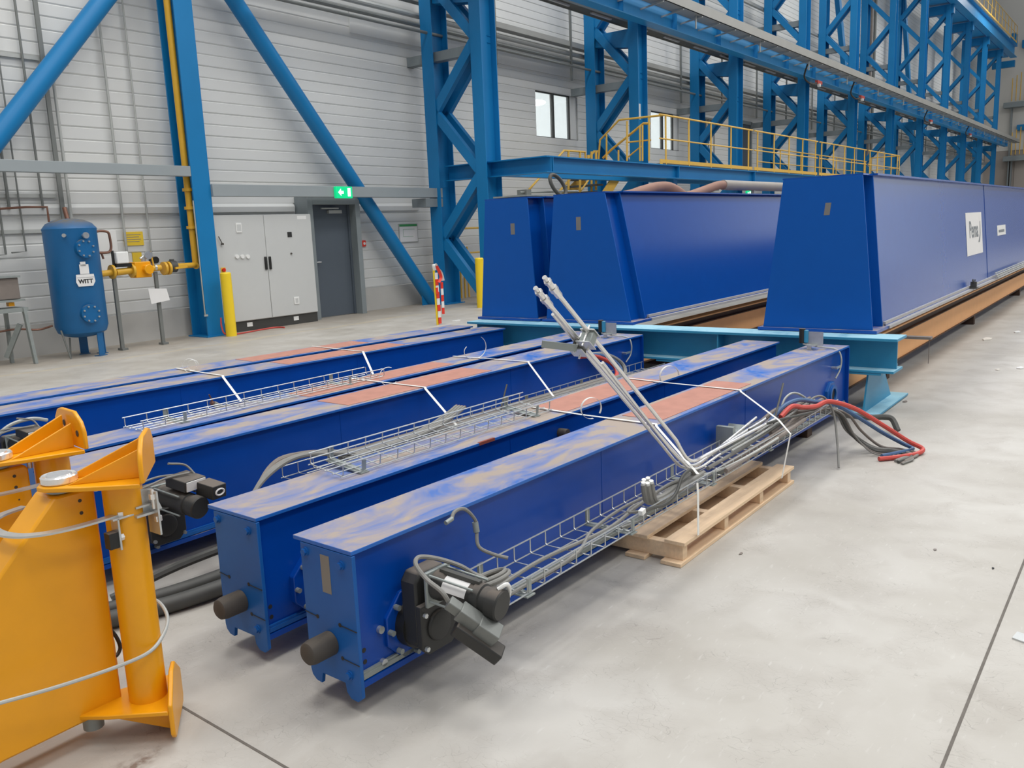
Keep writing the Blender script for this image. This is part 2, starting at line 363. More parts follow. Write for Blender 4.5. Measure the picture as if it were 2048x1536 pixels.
# windows into lit offices
for n, (x0, x1, z0, z1) in enumerate(WIN[:2]):
    wn = tag(build(MB().box(x0, x1, WY-.01, WY+.1, z0-.05, z0).box(x1-.36, x1-.31, WY+.03, WY+.1, z0, z1).box(x0+.80, x0+.86, WY+.01, WY+.1, z0, z1).box(x0, x1, WY+.05, WY+.1, z1-.02, z1+.02), 'window_%d' % (n+1), 'dgrey'), kind='structure')
    build(MB().box(x0+.0, x1-.31, WY+.055, WY+.06, z0, z1), 'pane', 'glass', wn)
    build(MB().box(x1-.31, x1+.02, WY+.02, WY+.08, z0, z1).box(x0-.03, x0, WY-.015, WY+.08, z0, z1+.03).box(x0, x1+.05, WY-.02, WY+.08, z1+.02, z1+.05).box(x1+.02, x1+.05, WY-.02, WY+.08, z0, z1+.03), 'window_reveal', 'wall', wn)
    rm = MB(); a, b_, c, d = x0-1.0, x1+2.2, z0-.9, z1+.28; y0 = WY+.12; y1 = WY+3.2
    rm.add([(a,y1,c),(b_,y1,c),(b_,y1,d),(a,y1,d)], [(0,1,2,3)]); rm.add([(a,y0,d),(b_,y0,d),(b_,y1,d),(a,y1,d)], [(0,1,2,3)])
    rm.add([(a,y0,c),(a,y1,c),(a,y1,d),(a,y0,d)], [(0,1,2,3)]); rm.add([(b_,y0,c),(b_,y1,c),(b_,y1,d),(b_,y0,d)], [(0,1,2,3)]); rm.add([(a,y0,c),(b_,y0,c),(b_,y1,c),(a,y1,c)], [(0,1,2,3)])
    build(rm, 'office_room', 'glow', wn)
    if n == 0:
        build(MB().lathe((x0+1.0,WY+.9,z1-.12), [(0,-.03),(.42,-.03),(.45,0),(.42,.03),(0,.03)], 32), 'ceiling_lamp', 'lampglow', wn)
        build(MB().box(x0+1.6, x0+1.9, y1-.3, y1-.05, z0-.6, z0+.55).box(x0+1.55, x0+2.6, y1-.35, y1-.05, z0+.5, z0+.58), 'bookcase', 'dgrey', wn)
wn = tag(build(MB().box(30.7, 32.15, WY-.02, WY+.1, 2.9, 5.0), 'door_3', 'door'), kind='structure')
build(MB().box(30.62, 30.72, WY-.05, WY+.1, 2.85, 5.1).box(32.13, 32.23, WY-.05, WY+.1, 2.85, 5.1).box(30.6, 32.25, WY-.05, WY+.1, 5.0, 5.12), 'door_frame', 'frame', wn)

# personnel door, set back in a deep grey frame
dx0, dx1, dz = 10.45, 11.49, 2.10
YD = 12.62
d = tag(build(MB().box(dx0, dx1, YD, YD+.05, .01, dz), 'door_1', 'door', bevel=.003), kind='structure')
fm = MB(); fm.box(dx0-.115, dx0, 12.42, WY+.05, 0, 2.25).box(dx1, dx1+.115, 12.42, WY+.05, 0, 2.25).box(dx0, dx1, 12.42, WY+.05, dz, 2.25)
build(fm, 'door_frame', 'frame', d, bevel=.003)
build(MB().box(dx1-.05, dx1-.002, YD-.03, YD, .01, dz), 'door_stop', 'door', d)
build(MB().cyl((dx0+.09,YD,1.05), (dx0+.09,YD-.06,1.05), .012).cyl((dx0+.09,YD-.06,1.05), (dx0+.22,YD-.06,1.05), .011), 'door_handle', 'chrome', d)
build(MB().box(dx0+.5, dx0+.82, YD-.06, YD, 1.94, 2.0).box(dx0+.3, dx0+.72, YD-.09, YD-.06, 2.02, 2.045), 'door_closer', 'lconduit', d)

# ================================================================== STRAPPED GIRDERS
def gear_motor(par, ox, nearest):
    Lc = dict(local=True)
    oc = lambda cx, cz, r, y0, y1: MB().prism([(cx+r*math.cos(PI/8+PI/4*k), y0, cz+r*math.sin(PI/8+PI/4*k)) for k in range(8)], (0,y1-y0,0))
    build(oc(.25+ox, .225, .128, .032, .008), 'mounting_flange', 'gblue', par, bevel=.004, **Lc)
    for k in range(8):
        a = PI/4*k
        build(MB().cyl((.25+ox+.108*math.cos(a), .01, .225+.108*math.sin(a)), (.25+ox+.108*math.cos(a), -.012, .225+.108*math.sin(a)), .0095, 10), 'flange_bolt', 'dzinc', par, **Lc)
    g = build(MB().cyl((.25+ox,.01,.225), (.25+ox,-.03,.225), .085, 28).add([], []), 'gear_motor', 'black', par, **Lc)
    hs = MB(); hs.prism([(.175+ox,-.02,.19),(.20+ox,-.02,.165),(.30+ox,-.02,.165),(.335+ox,-.02,.2),(.335+ox,-.02,.36),(.31+ox,-.02,.43),(.20+ox,-.02,.43),(.175+ox,-.02,.40)], (0,-.07,0))
    build(hs, 'gear_housing', 'motor', g, bevel=.008, **Lc)
    cv = MB(); cv.prism([(.168+ox,-.09,.185),(.195+ox,-.09,.158),(.305+ox,-.09,.158),(.342+ox,-.09,.195),(.342+ox,-.09,.33),(.168+ox,-.09,.33)], (0,-.025,0)); cv.lathe((.245+ox,-.115,.245), [(.052,0),(.052,-.008),(.044,-.012),(.0,-.012)], 28, axis=(0,1,0))
    build(cv, 'gear_cover', 'motor', g, bevel=.004, **Lc)
    for q in ((.182,.30),(.182,.185),(.328,.185)):
        build(MB().cyl((q[0]+ox,-.113,q[1]), (q[0]+ox,-.126,q[1]), .0085, 6), 'cover_bolt', 'zinc', g, **Lc)
    pl = MB(); pl.box(.188+ox, .302+ox, -.128, -.114, .322, .442); build(pl, 'motor_flange', 'dzinc', g, bevel=.004, **Lc)
    a = Vector((.243+ox,-.12,.388)); e_ = Vector((.275+ox,-.365,.36)); dr = (e_-a).normalized()
    build(MB().lathe(a, [(.0,0),(.05,0),(.05,.028),(.044,.04),(.044,.15),(.05,.152),(.05,.178),(.044,.182),(.044,.205),(.05,.207),(.05,.243),(.046,.248),(0,.248)], 28, axis=dr), 'motor_barrel', 'motor', g, **Lc)
    s, t = fr(dr)
    for sg in (-1, 1):
        for tg in (-1, 1):
            build(MB().cyl(a+s*sg*.044+t*tg*.044, a+s*sg*.044+t*tg*.044+dr*.165, .004, 8), 'tie_rod', 'dzinc', g, **Lc)
    up = Vector((0,0,1)); up = (up-dr*up.dot(dr)).normalized(); sd = dr.cross(up)
    if nearest:
        # name plate wraps the side that faces away from the beam end
        vs = []; fs = []
        for i in range(9):
            th = math.radians(100+i*9); o = up*math.sin(th)*.0455+sd*math.cos(th)*-.0455
            vs += [a+o+dr*.045, a+o+dr*.135]
        for i in range(8): fs.append((2*i, 2*i+1, 2*i+3, 2*i+2))
        m = MB().add(vs, fs); m.v = [v for v in m.v]
        build(m, 'name_plate', 'paper', g, label='silver name plate', **Lc)
        build(MB().ob(a+dr*.09+up*.052, (.15,.02,.014), dr, sd), 'terminal_rail', 'dcable', g, **Lc)
        c0 = Vector((.17+ox,-.262,.372)); cx = Vector((.46,-.62,-.62)).normalized()
        build(MB().ob(c0+cx*.0, (.05,.034,.034), cx, sd).ob(c0+cx*.055, (.075,.05,.046), cx, sd).ob(c0+cx*.125, (.075,.062,.05), cx, sd), 'plug_connector', 'conduit', g, bevel=.003, label='grey plug connector', **Lc)
        build(MB().ob(c0+cx*.105+Vector((-.012,.01,-.045)), (.17,.055,.045), cx, sd), 'brake_box', 'motor', g, bevel=.005, **Lc)
        build(MB().tube(smooth([c0-cx*.02, c0-cx*.05+up*.02, (.16+ox,-.16,.44), (.165+ox,-.11,.475), (.2+ox,-.09,.485), (.25+ox,-.12,.47), (.30+ox,-.17,.44), (.33+ox,-.2,.41), (.35+ox,-.24,.39)]), .0075, 8), 'motor_cable', 'cable', g, **Lc)
        ring = []
        for rr, zz in ((.05,.0),(.056,.010),(.045,.02)):
            ring.append([Vector((.39+ox,-.215,.362+zz))+Vector((math.cos(t)*rr*1.55, -math.sin(t)*rr*.9, math.sin(t)*.012)) for t in [2*PI*k/24 for k in range(24)]])
        for r_ in ring: build(MB().tube(r_, .0072, 8, closed=True), 'coiled_cable', 'cable', g, **Lc)
        build(MB().tube(smooth([e_-dr*.02+up*.05, e_-dr*.0+up*.065+sd*-.02, e_+up*.02+sd*-.055-dr*.01, e_-up*.03+sd*-.05-dr*.02]), .007, 8), 'bare_wires', 'white', g, **Lc)
        build(MB().tube(smooth([(.39+ox,-.06,.545),(.42+ox,-.05,.565),(.47+ox,-.05,.56),(.515+ox,-.055,.51),(.515+ox,-.06,.47),(.50+ox,-.08,.42),(.53+ox,-.12,.39),(.56+ox,-.16,.375)]), .0065, 8), 'sensor_cable', 'cable', g, **Lc)
        build(MB().cyl((.395+ox,-.06,.55), (.36+ox,-.062,.545), .008).cyl((.515+ox,-.055,.50), (.515+ox,-.06,.465), .011), 'cable_gland', 'dzinc', g, **Lc)
    else:
        c0 = a+dr*.12+up*.085+sd*-.03
        build(MB().ob(c0, (.13,.115,.05), dr, sd), 'terminal_box', 'motor', g, bevel=.005, **Lc)
        build(MB().ob(c0+dr*.067, (.004,.1,.042), dr, sd), 'name_plate', 'paper', g, label='white name plate', **Lc)
        c1 = a+dr*.235+up*.065+sd*-.07
        build(MB().ob(c1, (.11,.075,.062), dr, sd), 'plug_socket', 'motor', g, bevel=.004, **Lc)
        build(MB().tube([c1+dr*.057+sd*(.022*math.cos(t))+up*(.014*math.sin(t)) for t in [2*PI*k/20 for k in range(20)]], .004, 6, closed=True), 'socket_seal', 'paper', g, **Lc)
        build(MB().tube(smooth([c0-dr*.05+up*.02, c0-dr*.09+sd*.07+up*.02, c0-dr*.08+sd*.16+up*.02, c0-dr*.05+sd*.18+up*.01, c0-dr*.03+sd*.08+up*.03, c0+dr*.0-sd*.02+up*.035]), .005, 8), 'motor_cable', 'cable', g, **Lc)
        build(MB().tube(smooth([c0+dr*.0-sd*.05+up*.02, c0-dr*.04-sd*.03+up*.06, c0-dr*.05+sd*.05+up*.085]), .005, 8), 'sensor_cable', 'cable', g, **Lc)

def girder(x0, y0, x1, y1, Wd, label, sticker=False, gear=None, far=False, red=None, reds=None, lugs=True):
    Ln = math.hypot(x1-x0, y1-y0); E = empty('steel_girder', (x0,y0,0), math.atan2(y1-y0, x1-x0), label, 'girder', 'strapped blue girders')
    k = dict(local=True); zt = .55; Wp = Wd-.035
    build(MB().box(0, Ln, 0, Wd, zt-.014, zt), 'top_plate', 'gtop', E, bevel=.002, **k)
    build(MB().box(.014, Ln-.016, .022, Wd-.045, .1, zt-.014), 'body', 'gblue', E, **k)
    build(MB().box(.016, Ln-.02, .004, Wd-.02, .088, .1).box(.016, Ln-.02, .004, .022, .1, .108), 'bottom_flange', 'gblue', E, **k)
    build(MB().box(.02, Ln-.03, .008, .022, .112, .128).box(.02, Ln-.03, .012, .022, .128, .136), 'guide_rail', 'dzinc' if sticker else 'gend', E, **k)
    P = [(-.002,.534),(Wp,.534),(Wp,.09),(Wp-.006,.07),(Wp-.025,.055),(Wp-.052,.052),(Wp-.055,.066),(Wp-.06,.09),(.078,.09),(.073,.06),(.055,.042),(.022,.04),(.0,.058)]
    ep = build(MB().prism([(0,y,z) for y, z in P], (.014,0,0)), 'end_plate', 'gend', E, bevel=.002, **k)
    for (ya, za), (yb, zb) in (((Wp,.295),(Wp-.06,.29)), ((.08,.289),(.0,.285)), ((.08,.175),(.0,.171))):
        tip = (yb, zb) if ya > yb and yb > .1 else (ya, za)
        build(MB().bar((-.0006,ya,za), (-.0006,yb,zb), .004, .002).cyl((-.0015,tip[0],tip[1]), (.004,tip[0],tip[1]), .007, 12), 'slot', 'textblack', ep, **k)
    for y, z in ((Wp-.025,.505),(.052,.495),(Wp-.03,.14),(.052,.125)):
        build(MB().cyl((0,y,z), (-.012,y,z), .012, 6).cyl((0,y,z), (-.004,y,z), .016, 14), 'end_bolt', 'gend', ep, **k)
    if sticker: build(MB().box(-.0012, .0005, .108, .151, .385, .512), 'tape_patch', 'tape', ep, label='grey tape patch', **k)
    bf = MB().lathe((-.001,.135,.213), [(.0405,0),(.0405,-.075),(.036,-.092),(.028,-.098),(0,-.099)], 28, axis=(1,0,0)); build(bf, 'buffer', 'rubber', E, **k)
    for x, z in ((.04,.202),(.041,.162)): build(MB().cyl((x,.0215,z), (x,.03,z), .0085, 14), 'bolt_hole', 'textblack', E, **k)
    if gear is not None or sticker:
        for x, z in ((.109,.246),(.112,.131)): build(MB().cyl((x,.022,z), (x,.008,z), .0125, 14), 'side_bolt', 'zinc', E, **k)
    if gear is not None: gear_motor(E, gear, sticker)
    if gear is None and reds:
        w_ = build(MB().prism([(.25+.128*math.cos(PI/8+PI/4*q), .026, .235+.128*math.sin(PI/8+PI/4*q)) for q in range(8)], (0,-.03,0)), 'wheel_flange', 'gblue', E, bevel=.004, **k)
        for q in range(8): build(MB().cyl((.25+.108*math.cos(PI/4*q), 0, .235+.108*math.sin(PI/4*q)), (.25+.108*math.cos(PI/4*q), -.022, .235+.108*math.sin(PI/4*q)), .0095, 10), 'flange_bolt', 'dzinc', w_, **k)
        for q in (1.86, 2.76): build(MB().cyl((q,.03,.455-.06*(q > 2)), (q,-.03,.455-.06*(q > 2)), .024, 20), 'side_roller', 'rubber', E, **k)
    if far:
        fx = Ln-.36
        oc = MB().prism([(fx+.1*math.cos(PI/8+PI/4*q), .03, .24+.1*math.sin(PI/8+PI/4*q)) for q in range(8)], (0,-.03,0)); build(oc, 'wheel_flange', 'gend', E, bevel=.004, **k)
        build(MB().lathe((fx,0,.24), [(.07,.001),(.07,-.014),(.048,-.014),(.048,.0),(0,.0)], 28, axis=(0,1,0)), 'wheel_hub', 'gend', E, **k)
        build(MB().cyl((fx,-.001,.24), (fx,.004,.24), .047, 24), 'hub_bore', 'textblack', E, **k)
        build(MB().box(Ln-.016, Ln, -.004, Wd-.03, .06, zt-.014), 'far_end_plate', 'gblue', E, **k)
        # sensor bracket on top
        bx = Ln-.28; s = build(MB().box(bx-.05, bx+.03, .16, .24, zt, zt+.006).box(bx-.005, bx+.0, .1, .22, zt+.03, zt+.13).box(bx-.06, bx+.0, .14, .2, zt+.03, zt+.036).box(bx-.05, bx-.04, .17, .2, zt, zt+.04), 'sensor_bracket', 'zinc', E, **k)
        build(MB().cyl((bx-.01,.25,zt+.045), (bx-.01,.25,zt+.15), .022, 16), 'light_sensor', 'black', s, **k)
        build(MB().cyl((bx-.01,.222,zt+.05), (bx-.01,.222,zt+.14), .017, 14), 'sensor_lens', 'lblue', s, **k)
        build(MB().tube(smooth([(bx-.02,.24,zt+.04),(bx,.12,zt+.02),(bx+.05,.02,zt-.0),(bx+.05,-.015,zt-.06),(bx+.04,-.012,zt-.14),(bx-.02,.0,zt-.2)]), .006, 8), 'sensor_cable', 'lconduit', s, **k)
        build(MB().cyl((bx-.04,.022,zt-.12), (bx-.04,-.02,zt-.12), .01).box(bx-.05, bx+.05, -.016, -.008, zt-.128, zt-.112), 'cable_clip', 'zinc', E, **k)
    if red:
        for a, b_ in red: build(MB().box(a, b_, .028, Wd-.03, zt, zt+.0025), 'anti_slip_pad', 'redox', E, label='red brown bare primer strip', **k)
    if reds: build(MB().box(reds[0], reds[1], -.0015, .012, zt-.012, zt+.0012), 'primer_patch', 'redox2', E, **k)
    # rolled splice seams on the side plate
    for q in (.3, .62): build(MB().box(Ln*q, Ln*q+.012, .0205, .024, .11, zt-.016), 'weld_seam', 'gblue', E, **k)
    return E
girder(1.648,1.912, 6.492,1.805, .285, 'frontmost blue girder with dark gear motor, tape patch and wire tray on its side', True, 0., True, [(2.02,3.10)])
girder(1.690,2.443, 6.519,2.340, .295, 'second blue girder from the front, carrying an upturned wire tray on top', False, None, False, [(1.94,2.95)], (1.2,1.31))
girder(1.66,3.636, 6.575,3.574, .335, 'third blue girder from the front, its gear motor behind the yellow frames', False, .06, True, [(1.55,2.85)])
girder(1.68,4.043, 6.605,4.047, .28, 'fourth blue girder from the front, carrying the short galvanised wire tray', False, None, False, [(1.6,2.95)])
girder(1.75,5.421, 6.591,5.106, .315, 'fifth blue girder from the front, nearer one of the pair by the aisle', False, .1, False, [(2.35,3.55)])
girder(1.78,5.817, 6.629,5.553, .31, 'rearmost blue girder of the six, next to the open aisle', False, None, False, [(2.3,3.5)])

# ================================================================== PALLET UNDER THE FRONT PAIR
E = empty('wooden_pallet', (3.28,1.58,0), 0, 'raw pine pallet under the front girders, half sticking out onto the floor', 'pallet')
px0, px1 = 3.27, 4.68
for x in (px0+.012, 3.74, 4.20, px1-.06): build(MB().box(x, x+.046, 1.60, 2.72, .019, .090), 'stringer', 'wood', E, bevel=.002)
for y0, y1 in ((1.585,1.685),(1.77,1.885),(1.98,2.08),(2.2,2.3),(2.42,2.52),(2.62,2.72)): build(MB().box(px0, px1, y0, y1, .0905, .1075), 'top_board', 'wood', E, bevel=.0015)
for y0, y1 in ((1.59,1.69),(1.77,1.87),(2.15,2.25),(2.60,2.70)): build(MB().box(px0-.03, px1+.02, y0, y1, .001, .0185), 'bottom_board', 'wood', E, bevel=.0015)
# darker bearers carrying the other girders
for gi, (xa, ya, yb) in enumerate(((3.0,3.6,4.35),(2.9,5.15,5.95),(5.6,3.6,4.35),(5.6,4.95,5.85),(5.75,1.86,2.66),(2.3,1.98,2.7))):
    nm = ['under the middle pair, near end', 'under the aisle pair, near end', 'under the middle pair, far end', 'under the aisle pair, far end', 'under the front pair, far end', 'under the front pair, between pallet and gear motor'][gi]
    thing(MB().box(xa, xa+.10, ya, yb, 0, .088), 'timber_bearer', 'brown' if gi else 'brown', 'dark squared timber bearer '+nm, 'timber', bevel=.003)

# ================================================================== WIRE BASKET TRAYS
def wire_tray(P, Q, w, h, label, nl=4, pitch=.1, brackets=(), mat='zinc', tilt=0., r=.0028, group='galvanised wire cable trays'):
    """P,Q: near bottom corner line; width runs to +y"""
    P = Vector(P); Q = Vector(Q); d = (Q-P).normalized(); Ln = (Q-P).length; s = Vector((-d.y, d.x, 0)).normalized(); u = Vector((0,0,1))
    if tilt: R = Matrix.Rotation(tilt, 3, d); s = R @ s; u = R @ u
    E = empty('wire_cable_tray', P, 0, label, 'cable tray', group)
    m = MB()
    for k in range(nl): a = P+s*w*k/(nl-1); m.tube([a, a+d*Ln], r, 6)
    for a in (P+u*h, P+s*w+u*h)+((P+s*w+u*h*.5,) if tilt else ()): m.tube([a, a+d*Ln], r*1.15, 6)
    build(m, 'long_wires', mat, E)
    m = MB(); n = int(Ln/pitch)
    for k in range(n+1):
        a = P+d*(.012+k*pitch); m.tube([a+u*h-d*.0, a+u*.008, a+s*.008, a+s*(w-.008), a+s*w+u*.008, a+s*w+u*h], r, 6)
    build(m, 'cross_wires', mat, E)
    for t in brackets:
        a = P+d*t; build(MB().ob(a+s*w*.5-u*.008, (.045,w+.02,.005), d, s).ob(a+s*(w+.004)+u*h*.5, (.03,.003,h*1.1), d, s).ob(a-s*.004+u*h*.5, (.018,.003,h*.85), d, s), 'tray_bracket', 'dzinc', E)
    return E
wire_tray((2.05,1.630,.285), (5.50,1.590,.285), .21, .058, 'long galvanised wire tray along the side of the frontmost girder', brackets=(.12,.82,1.58,2.3))
wire_tray((2.16,2.530,.562), (3.60,2.500,.562), .20, .05, 'galvanised wire tray resting on top of the second girder', nl=5, brackets=(.12,1.3), tilt=.12)
wire_tray((2.62,3.322,.290), (6.35,3.250,.290), .215, .058, 'long galvanised wire tray along the side of the third girder, full of cables', brackets=(1.0,2.1,2.8))
wire_tray((2.23,4.125,.560), (3.98,4.150,.560), .175, .05, 'short galvanised wire tray resting on top of the fourth girder', nl=4, brackets=(.25,1.45), pitch=.125)

# ------------------------------------------------------------------ cables and pipes
def cable(pts, r, mat, label, cat='cable', name='cable', group=None, k=6, n=8):
    return thing(MB().tube(smooth(pts, k), r, n), name, mat, label, cat, group)
def ylerp(x): return 1.535+(x-5.72)*(-.0176)
GR = 'cables lying in the front wire tray'
cable([(2.06,1.72,.30),(2.4,1.74,.30),(2.8,1.70,.298),(3.1,1.72,.31),(3.3,1.69,.345),(3.36,1.66,.36)], .008, 'cable', 'grey cable along the middle of the front wire tray', group=GR)
cable([(2.1,1.66,.297),(2.5,1.66,.298),(2.75,1.735,.305),(3.05,1.76,.31),(3.35,1.72,.32),(3.55,1.70,.33)], .007, 'cable', 'grey cable crossing to the girder side of the front wire tray', group=GR)
cable([(2.85,1.66,.297),(2.98,1.63,.30),(3.05,1.67,.305),(3.0,1.715,.31),(3.12,1.735,.308),(3.3,1.68,.31)], .006, 'cable', 'short grey cable making a small loop in the front wire tray', group=GR)
# thick grey cables with crimped white ends rising left of the clamp
for k, (dx, dy, dz) in enumerate(((0,0,0),(.022,-.006,.004),(.006,.02,.01),(.03,.014,.012),(-.014,.012,.004))):
    lab = ['lowest', 'outermost', 'rearmost', 'right-hand', 'left-hand'][k]
    p = [(3.02+dx,1.63+dy,.435+dz),(3.03+dx,1.63+dy,.40),(3.06+dx,1.635+dy,.355),(3.14,1.64+dy,.325+dz),(3.26,1.645+dy,.318+dz),(3.42,1.65+dy*1.4,.33+dz),(3.6,1.655+dy*1.6,.335+dz*.6)]
    o = cable(p, .0125, 'cable', 'thick upturned grey cable with cut white end, %s of the five' % lab, group='thick grey cables with cut ends')
    build(MB().cyl(p[0], Vector(p[0])+Vector((-.004,-.002,.012)), .0095, 10), 'cut_end', 'white', o, label='white cut end')
cable([(2.93,1.60,.352),(3.0,1.605,.345),(3.12,1.6,.33),(3.22,1.60,.35),(3.3,1.61,.40),(3.4,1.62,.405),(3.46,1.63,.37)], .0075, 'dcable', 'thin black cable arching over the grey bundle, white block on its end')
thing(MB().ob((2.915,1.60,.357), (.03,.02,.022), (1,0,.2)), 'cable_block', 'white', 'small white end block of the thin black cable', 'connector', bevel=.002)

# bright steel hydraulic pipes leaning up out of the tray
def pipe_fit(par, p, d, r):
    d = Vector(d).normalized(); p = Vector(p)
    for a, b_, rr in ((0,.03,1.55),(.032,.052,1.9),(.054,.078,1.35),(.08,.092,1.7),(.094,.112,1.0)):
        build(MB().cyl(p+d*a, p+d*b_, r*rr, 6 if rr > 1.5 else 14), 'pipe_fitting', 'chrome', par)
YP = 1.66
A1 = Y_(1101,612,YP+.03); A2 = Y_(1335,890,YP+.03); B1_ = Y_(1119,592,YP-.02); B2_ = Y_(1352,880,YP-.02)
C1 = Y_(1106,628,YP+.05); C2 = Y_(1326,893,YP+.06)
def lean(p, q, tail, r, lab, fit=True):
    p = Vector(p); q = Vector(q); o = thing(MB().tube([p]+smooth([q]+[Vector(t) for t in tail], 6), r, 12), 'steel_pipe', 'chrome', lab, 'pipe', 'bright steel hydraulic pipes')
    if fit: pipe_fit(o, p, p-q, r)
    return o
lean(B1_, B2_, [Y_(1366,906,YP-.02), Y_(1376,918,YP-.02), Y_(1390,921,YP-.02), Y_(1420,906,YP-.0), Y_(1550,838,YP+.0)], .0085, 'right-hand bright steel pipe leaning out of the front tray, fitting on top')
lean(A1, A2, [Y_(1360,917,YP+.03), Y_(1378,930,YP+.03), Y_(1400,925,YP+.03), Y_(1440,895,YP+.04), Y_(1530,838,YP+.05)], .0085, 'left-hand bright steel pipe leaning out of the front tray, fitting on top')
lean(C1, C2, [Y_(1350,922,YP+.06), Y_(1366,934,YP+.06), Y_(1392,932,YP+.06), Y_(1430,902,YP+.07), Y_(1512,835,YP+.08)], .0075, 'duller steel pipe right behind the left-hand leaning pipe', False)
Dq = Y_(1300,838,YP+.0); lean(Y_(1205,725,YP+.02), Y_(1340,898,YP+.0), [Y_(1362,922,YP+.0), Y_(1380,936,YP+.0), Y_(1402,934,YP+.0), Y_(1440,908,YP+.0)], .0065, 'thin steel pipe between the two leaning pipes, ending at the clamp', False)
# clamp with flat bar
E = empty('pipe_clamp', Y_(1166,690,YP), 0, 'zinc pipe clamp with dark rubber blocks and a grey flat bar arm', 'pipe clamp')
dr = (A2-A1).normalized(); sd = Vector((0,1,0)); nn = dr.cross(sd).normalized()
for (u, v), yy in (((1160,693), YP+.03), ((1176,678), YP-.02)):
    c = Y_(u, v, yy)
    build(MB().ob(c, (.034,.05,.05), dr, sd), 'rubber_block', 'dcable' if yy > YP else 'dzinc', E, bevel=.003)
    for sg in (-1, 1): build(MB().ob(c+nn*.026*sg, (.055,.06,.004), dr, sd), 'clamp_plate', 'zinc', E)
    build(MB().cyl(c+dr*.02-nn*.04, c+dr*.02+nn*.045, .004, 8).cyl(c-dr*.02-nn*.04, c-dr*.02+nn*.045, .004, 8).cyl(c+dr*.02+nn*.036, c+dr*.02+nn*.044, .009, 6), 'clamp_bolt', 'chrome', E)
a = Y_(1153,696,YP+.02); b_ = Y_(1084,688,YP+.1); build(MB().bar(a, b_, .012, .026), 'flat_bar', 'dzinc', E, bevel=.001, label='grey flat bar')

# brown and grey pipes plus hoses packed in the far half of the front tray
for k, (ya, za, xa, xb, r, mt, lab) in enumerate(((1.60,.315,3.75,4.85,.012,'brownpipe','dusty brown pipe along the outer edge of the front tray'), (1.635,.32,3.8,4.95,.011,'brownpipe','dusty brown pipe beside the outermost pipe in the front tray'), (1.67,.33,3.7,4.7,.010,'cable','grey pipe in the middle of the front tray beyond the clamp'), (1.70,.345,3.85,4.9,.007,'lconduit','pale straight pipe next to the girder in the front tray'), (1.655,.36,3.95,4.9,.006,'lconduit','pale thin pipe lying across the brown pipes'))):
    cable([(xa,ya,za),(xa+.35,ya-.004,za+.004),(xb-.4,ya-.01,za+.015),(xb,ya-.012,za+.03)], r, mt, lab, 'pipe', 'pipe')
for k in range(6):
    y = 1.63+.027*k; z = .31+.012*(k % 3)
    lab = ['outermost', 'second from the outside', 'third from the outside', 'third from the girder', 'second from the girder', 'innermost'][k]
    cable([(4.5,y,z+.005),(4.68,y,z+.03),(4.86,y-.004,z+.05),(5.03,y-.004,z+.03),(5.2,y-.006,z+.01),(5.46,y-.008,z+.01)], .0125, 'brownpipe', 'dusty thick hose humped in the front tray near the hub, %s' % lab, 'hose', 'hose', 'humped dusty hoses in the front tray')
cable([(3.5,1.66,.36),(3.62,1.63,.33),(3.9,1.60,.325),(4.2,1.585,.33),(4.4,1.58,.335)], .006, 'lconduit', 'pale cable curving along the outer side of the front tray')
cable([(4.55,1.66,.37),(4.65,1.68,.43),(4.76,1.70,.49),(4.86,1.72,.545)], .006, 'dcable', 'dark cable end sticking up beside the far strap')
cable([(4.28,1.70,.39),(4.5,1.64,.40),(4.75,1.6,.385),(5.0,1.585,.36)], .008, 'dcable', 'dark cable lying over the humped hoses')
cable([(4.93,1.76,.36),(4.98,1.75,.43),(5.05,1.72,.455),(5.14,1.68,.41),(5.17,1.65,.34)], .007, 'lconduit', 'pale cable arching high over the front tray near its far end')
cable([(5.08,1.66,.35),(5.16,1.64,.41),(5.25,1.60,.40),(5.28,1.55,.30),(5.2,1.5,.14),(5.09,1.455,.012)], .007, 'cable', 'grey cable hanging over the tray edge down to the floor')
cable([(4.60,1.70,.37),(4.75,1.68,.43),(4.95,1.66,.435),(5.15,1.62,.39),(5.32,1.56,.35),(5.44,1.46,.26),(5.58,1.34,.14),(5.70,1.24,.05),(5.72,1.18,.018),(5.60,1.22,.018),(5.45,1.30,.018)], .013, 'bhose', 'blue hose drooping from the front tray to the floor', 'hose', 'hose')
cable([(4.66,1.66,.39),(4.78,1.64,.43),(4.92,1.62,.40),(5.1,1.60,.375),(5.22,1.56,.385),(5.36,1.45,.325),(5.52,1.32,.20),(5.66,1.20,.08),(5.70,1.12,.03),(5.62,1.13,.016),(5.48,1.21,.016),(5.38,1.30,.016)], .0145, 'red', 'red hose drooping from the front tray to the floor', 'hose', 'hose')
for k in range(7):
    o = [0, .05, .02, .09, .06, .12, .1][k]; q = [.0, .03, .01, .05, .025, .0, .04][k]; lab = ['shortest', 'second shortest', 'third', 'middle', 'third longest', 'second longest', 'longest'][k]
    cable([(5.0,1.64+.02*k,.315),(5.3,1.63+.016*k,.318),(5.42+o*.4,1.58+q-.04,.27),(5.44+o*1.2,1.46+q*1.6,.13),(5.47+o*1.6,1.36+q,.025),(5.52+o*1.4,1.24+q*.6,.012),(5.50+o,1.13+q*.7,.012),(5.36+o*.5,1.16+q,.01)], [.005,.009,.006,.010,.006,.009,.007][k], ['cable','dcable','brownpipe'][k % 3], 'grey cable spilling from the end of the front tray, %s of the spill' % lab, group='cables spilling off the front tray')
cable([(5.3,1.68,.31),(5.5,1.68,.26),(5.75,1.62,.19),(6.0,1.53,.13),(6.12,1.46,.115),(6.15,1.41,.10),(6.11,1.36,.03)], .020, 'dcable', 'thick dark hose bent over beside the light blue foot', 'hose', 'hose')
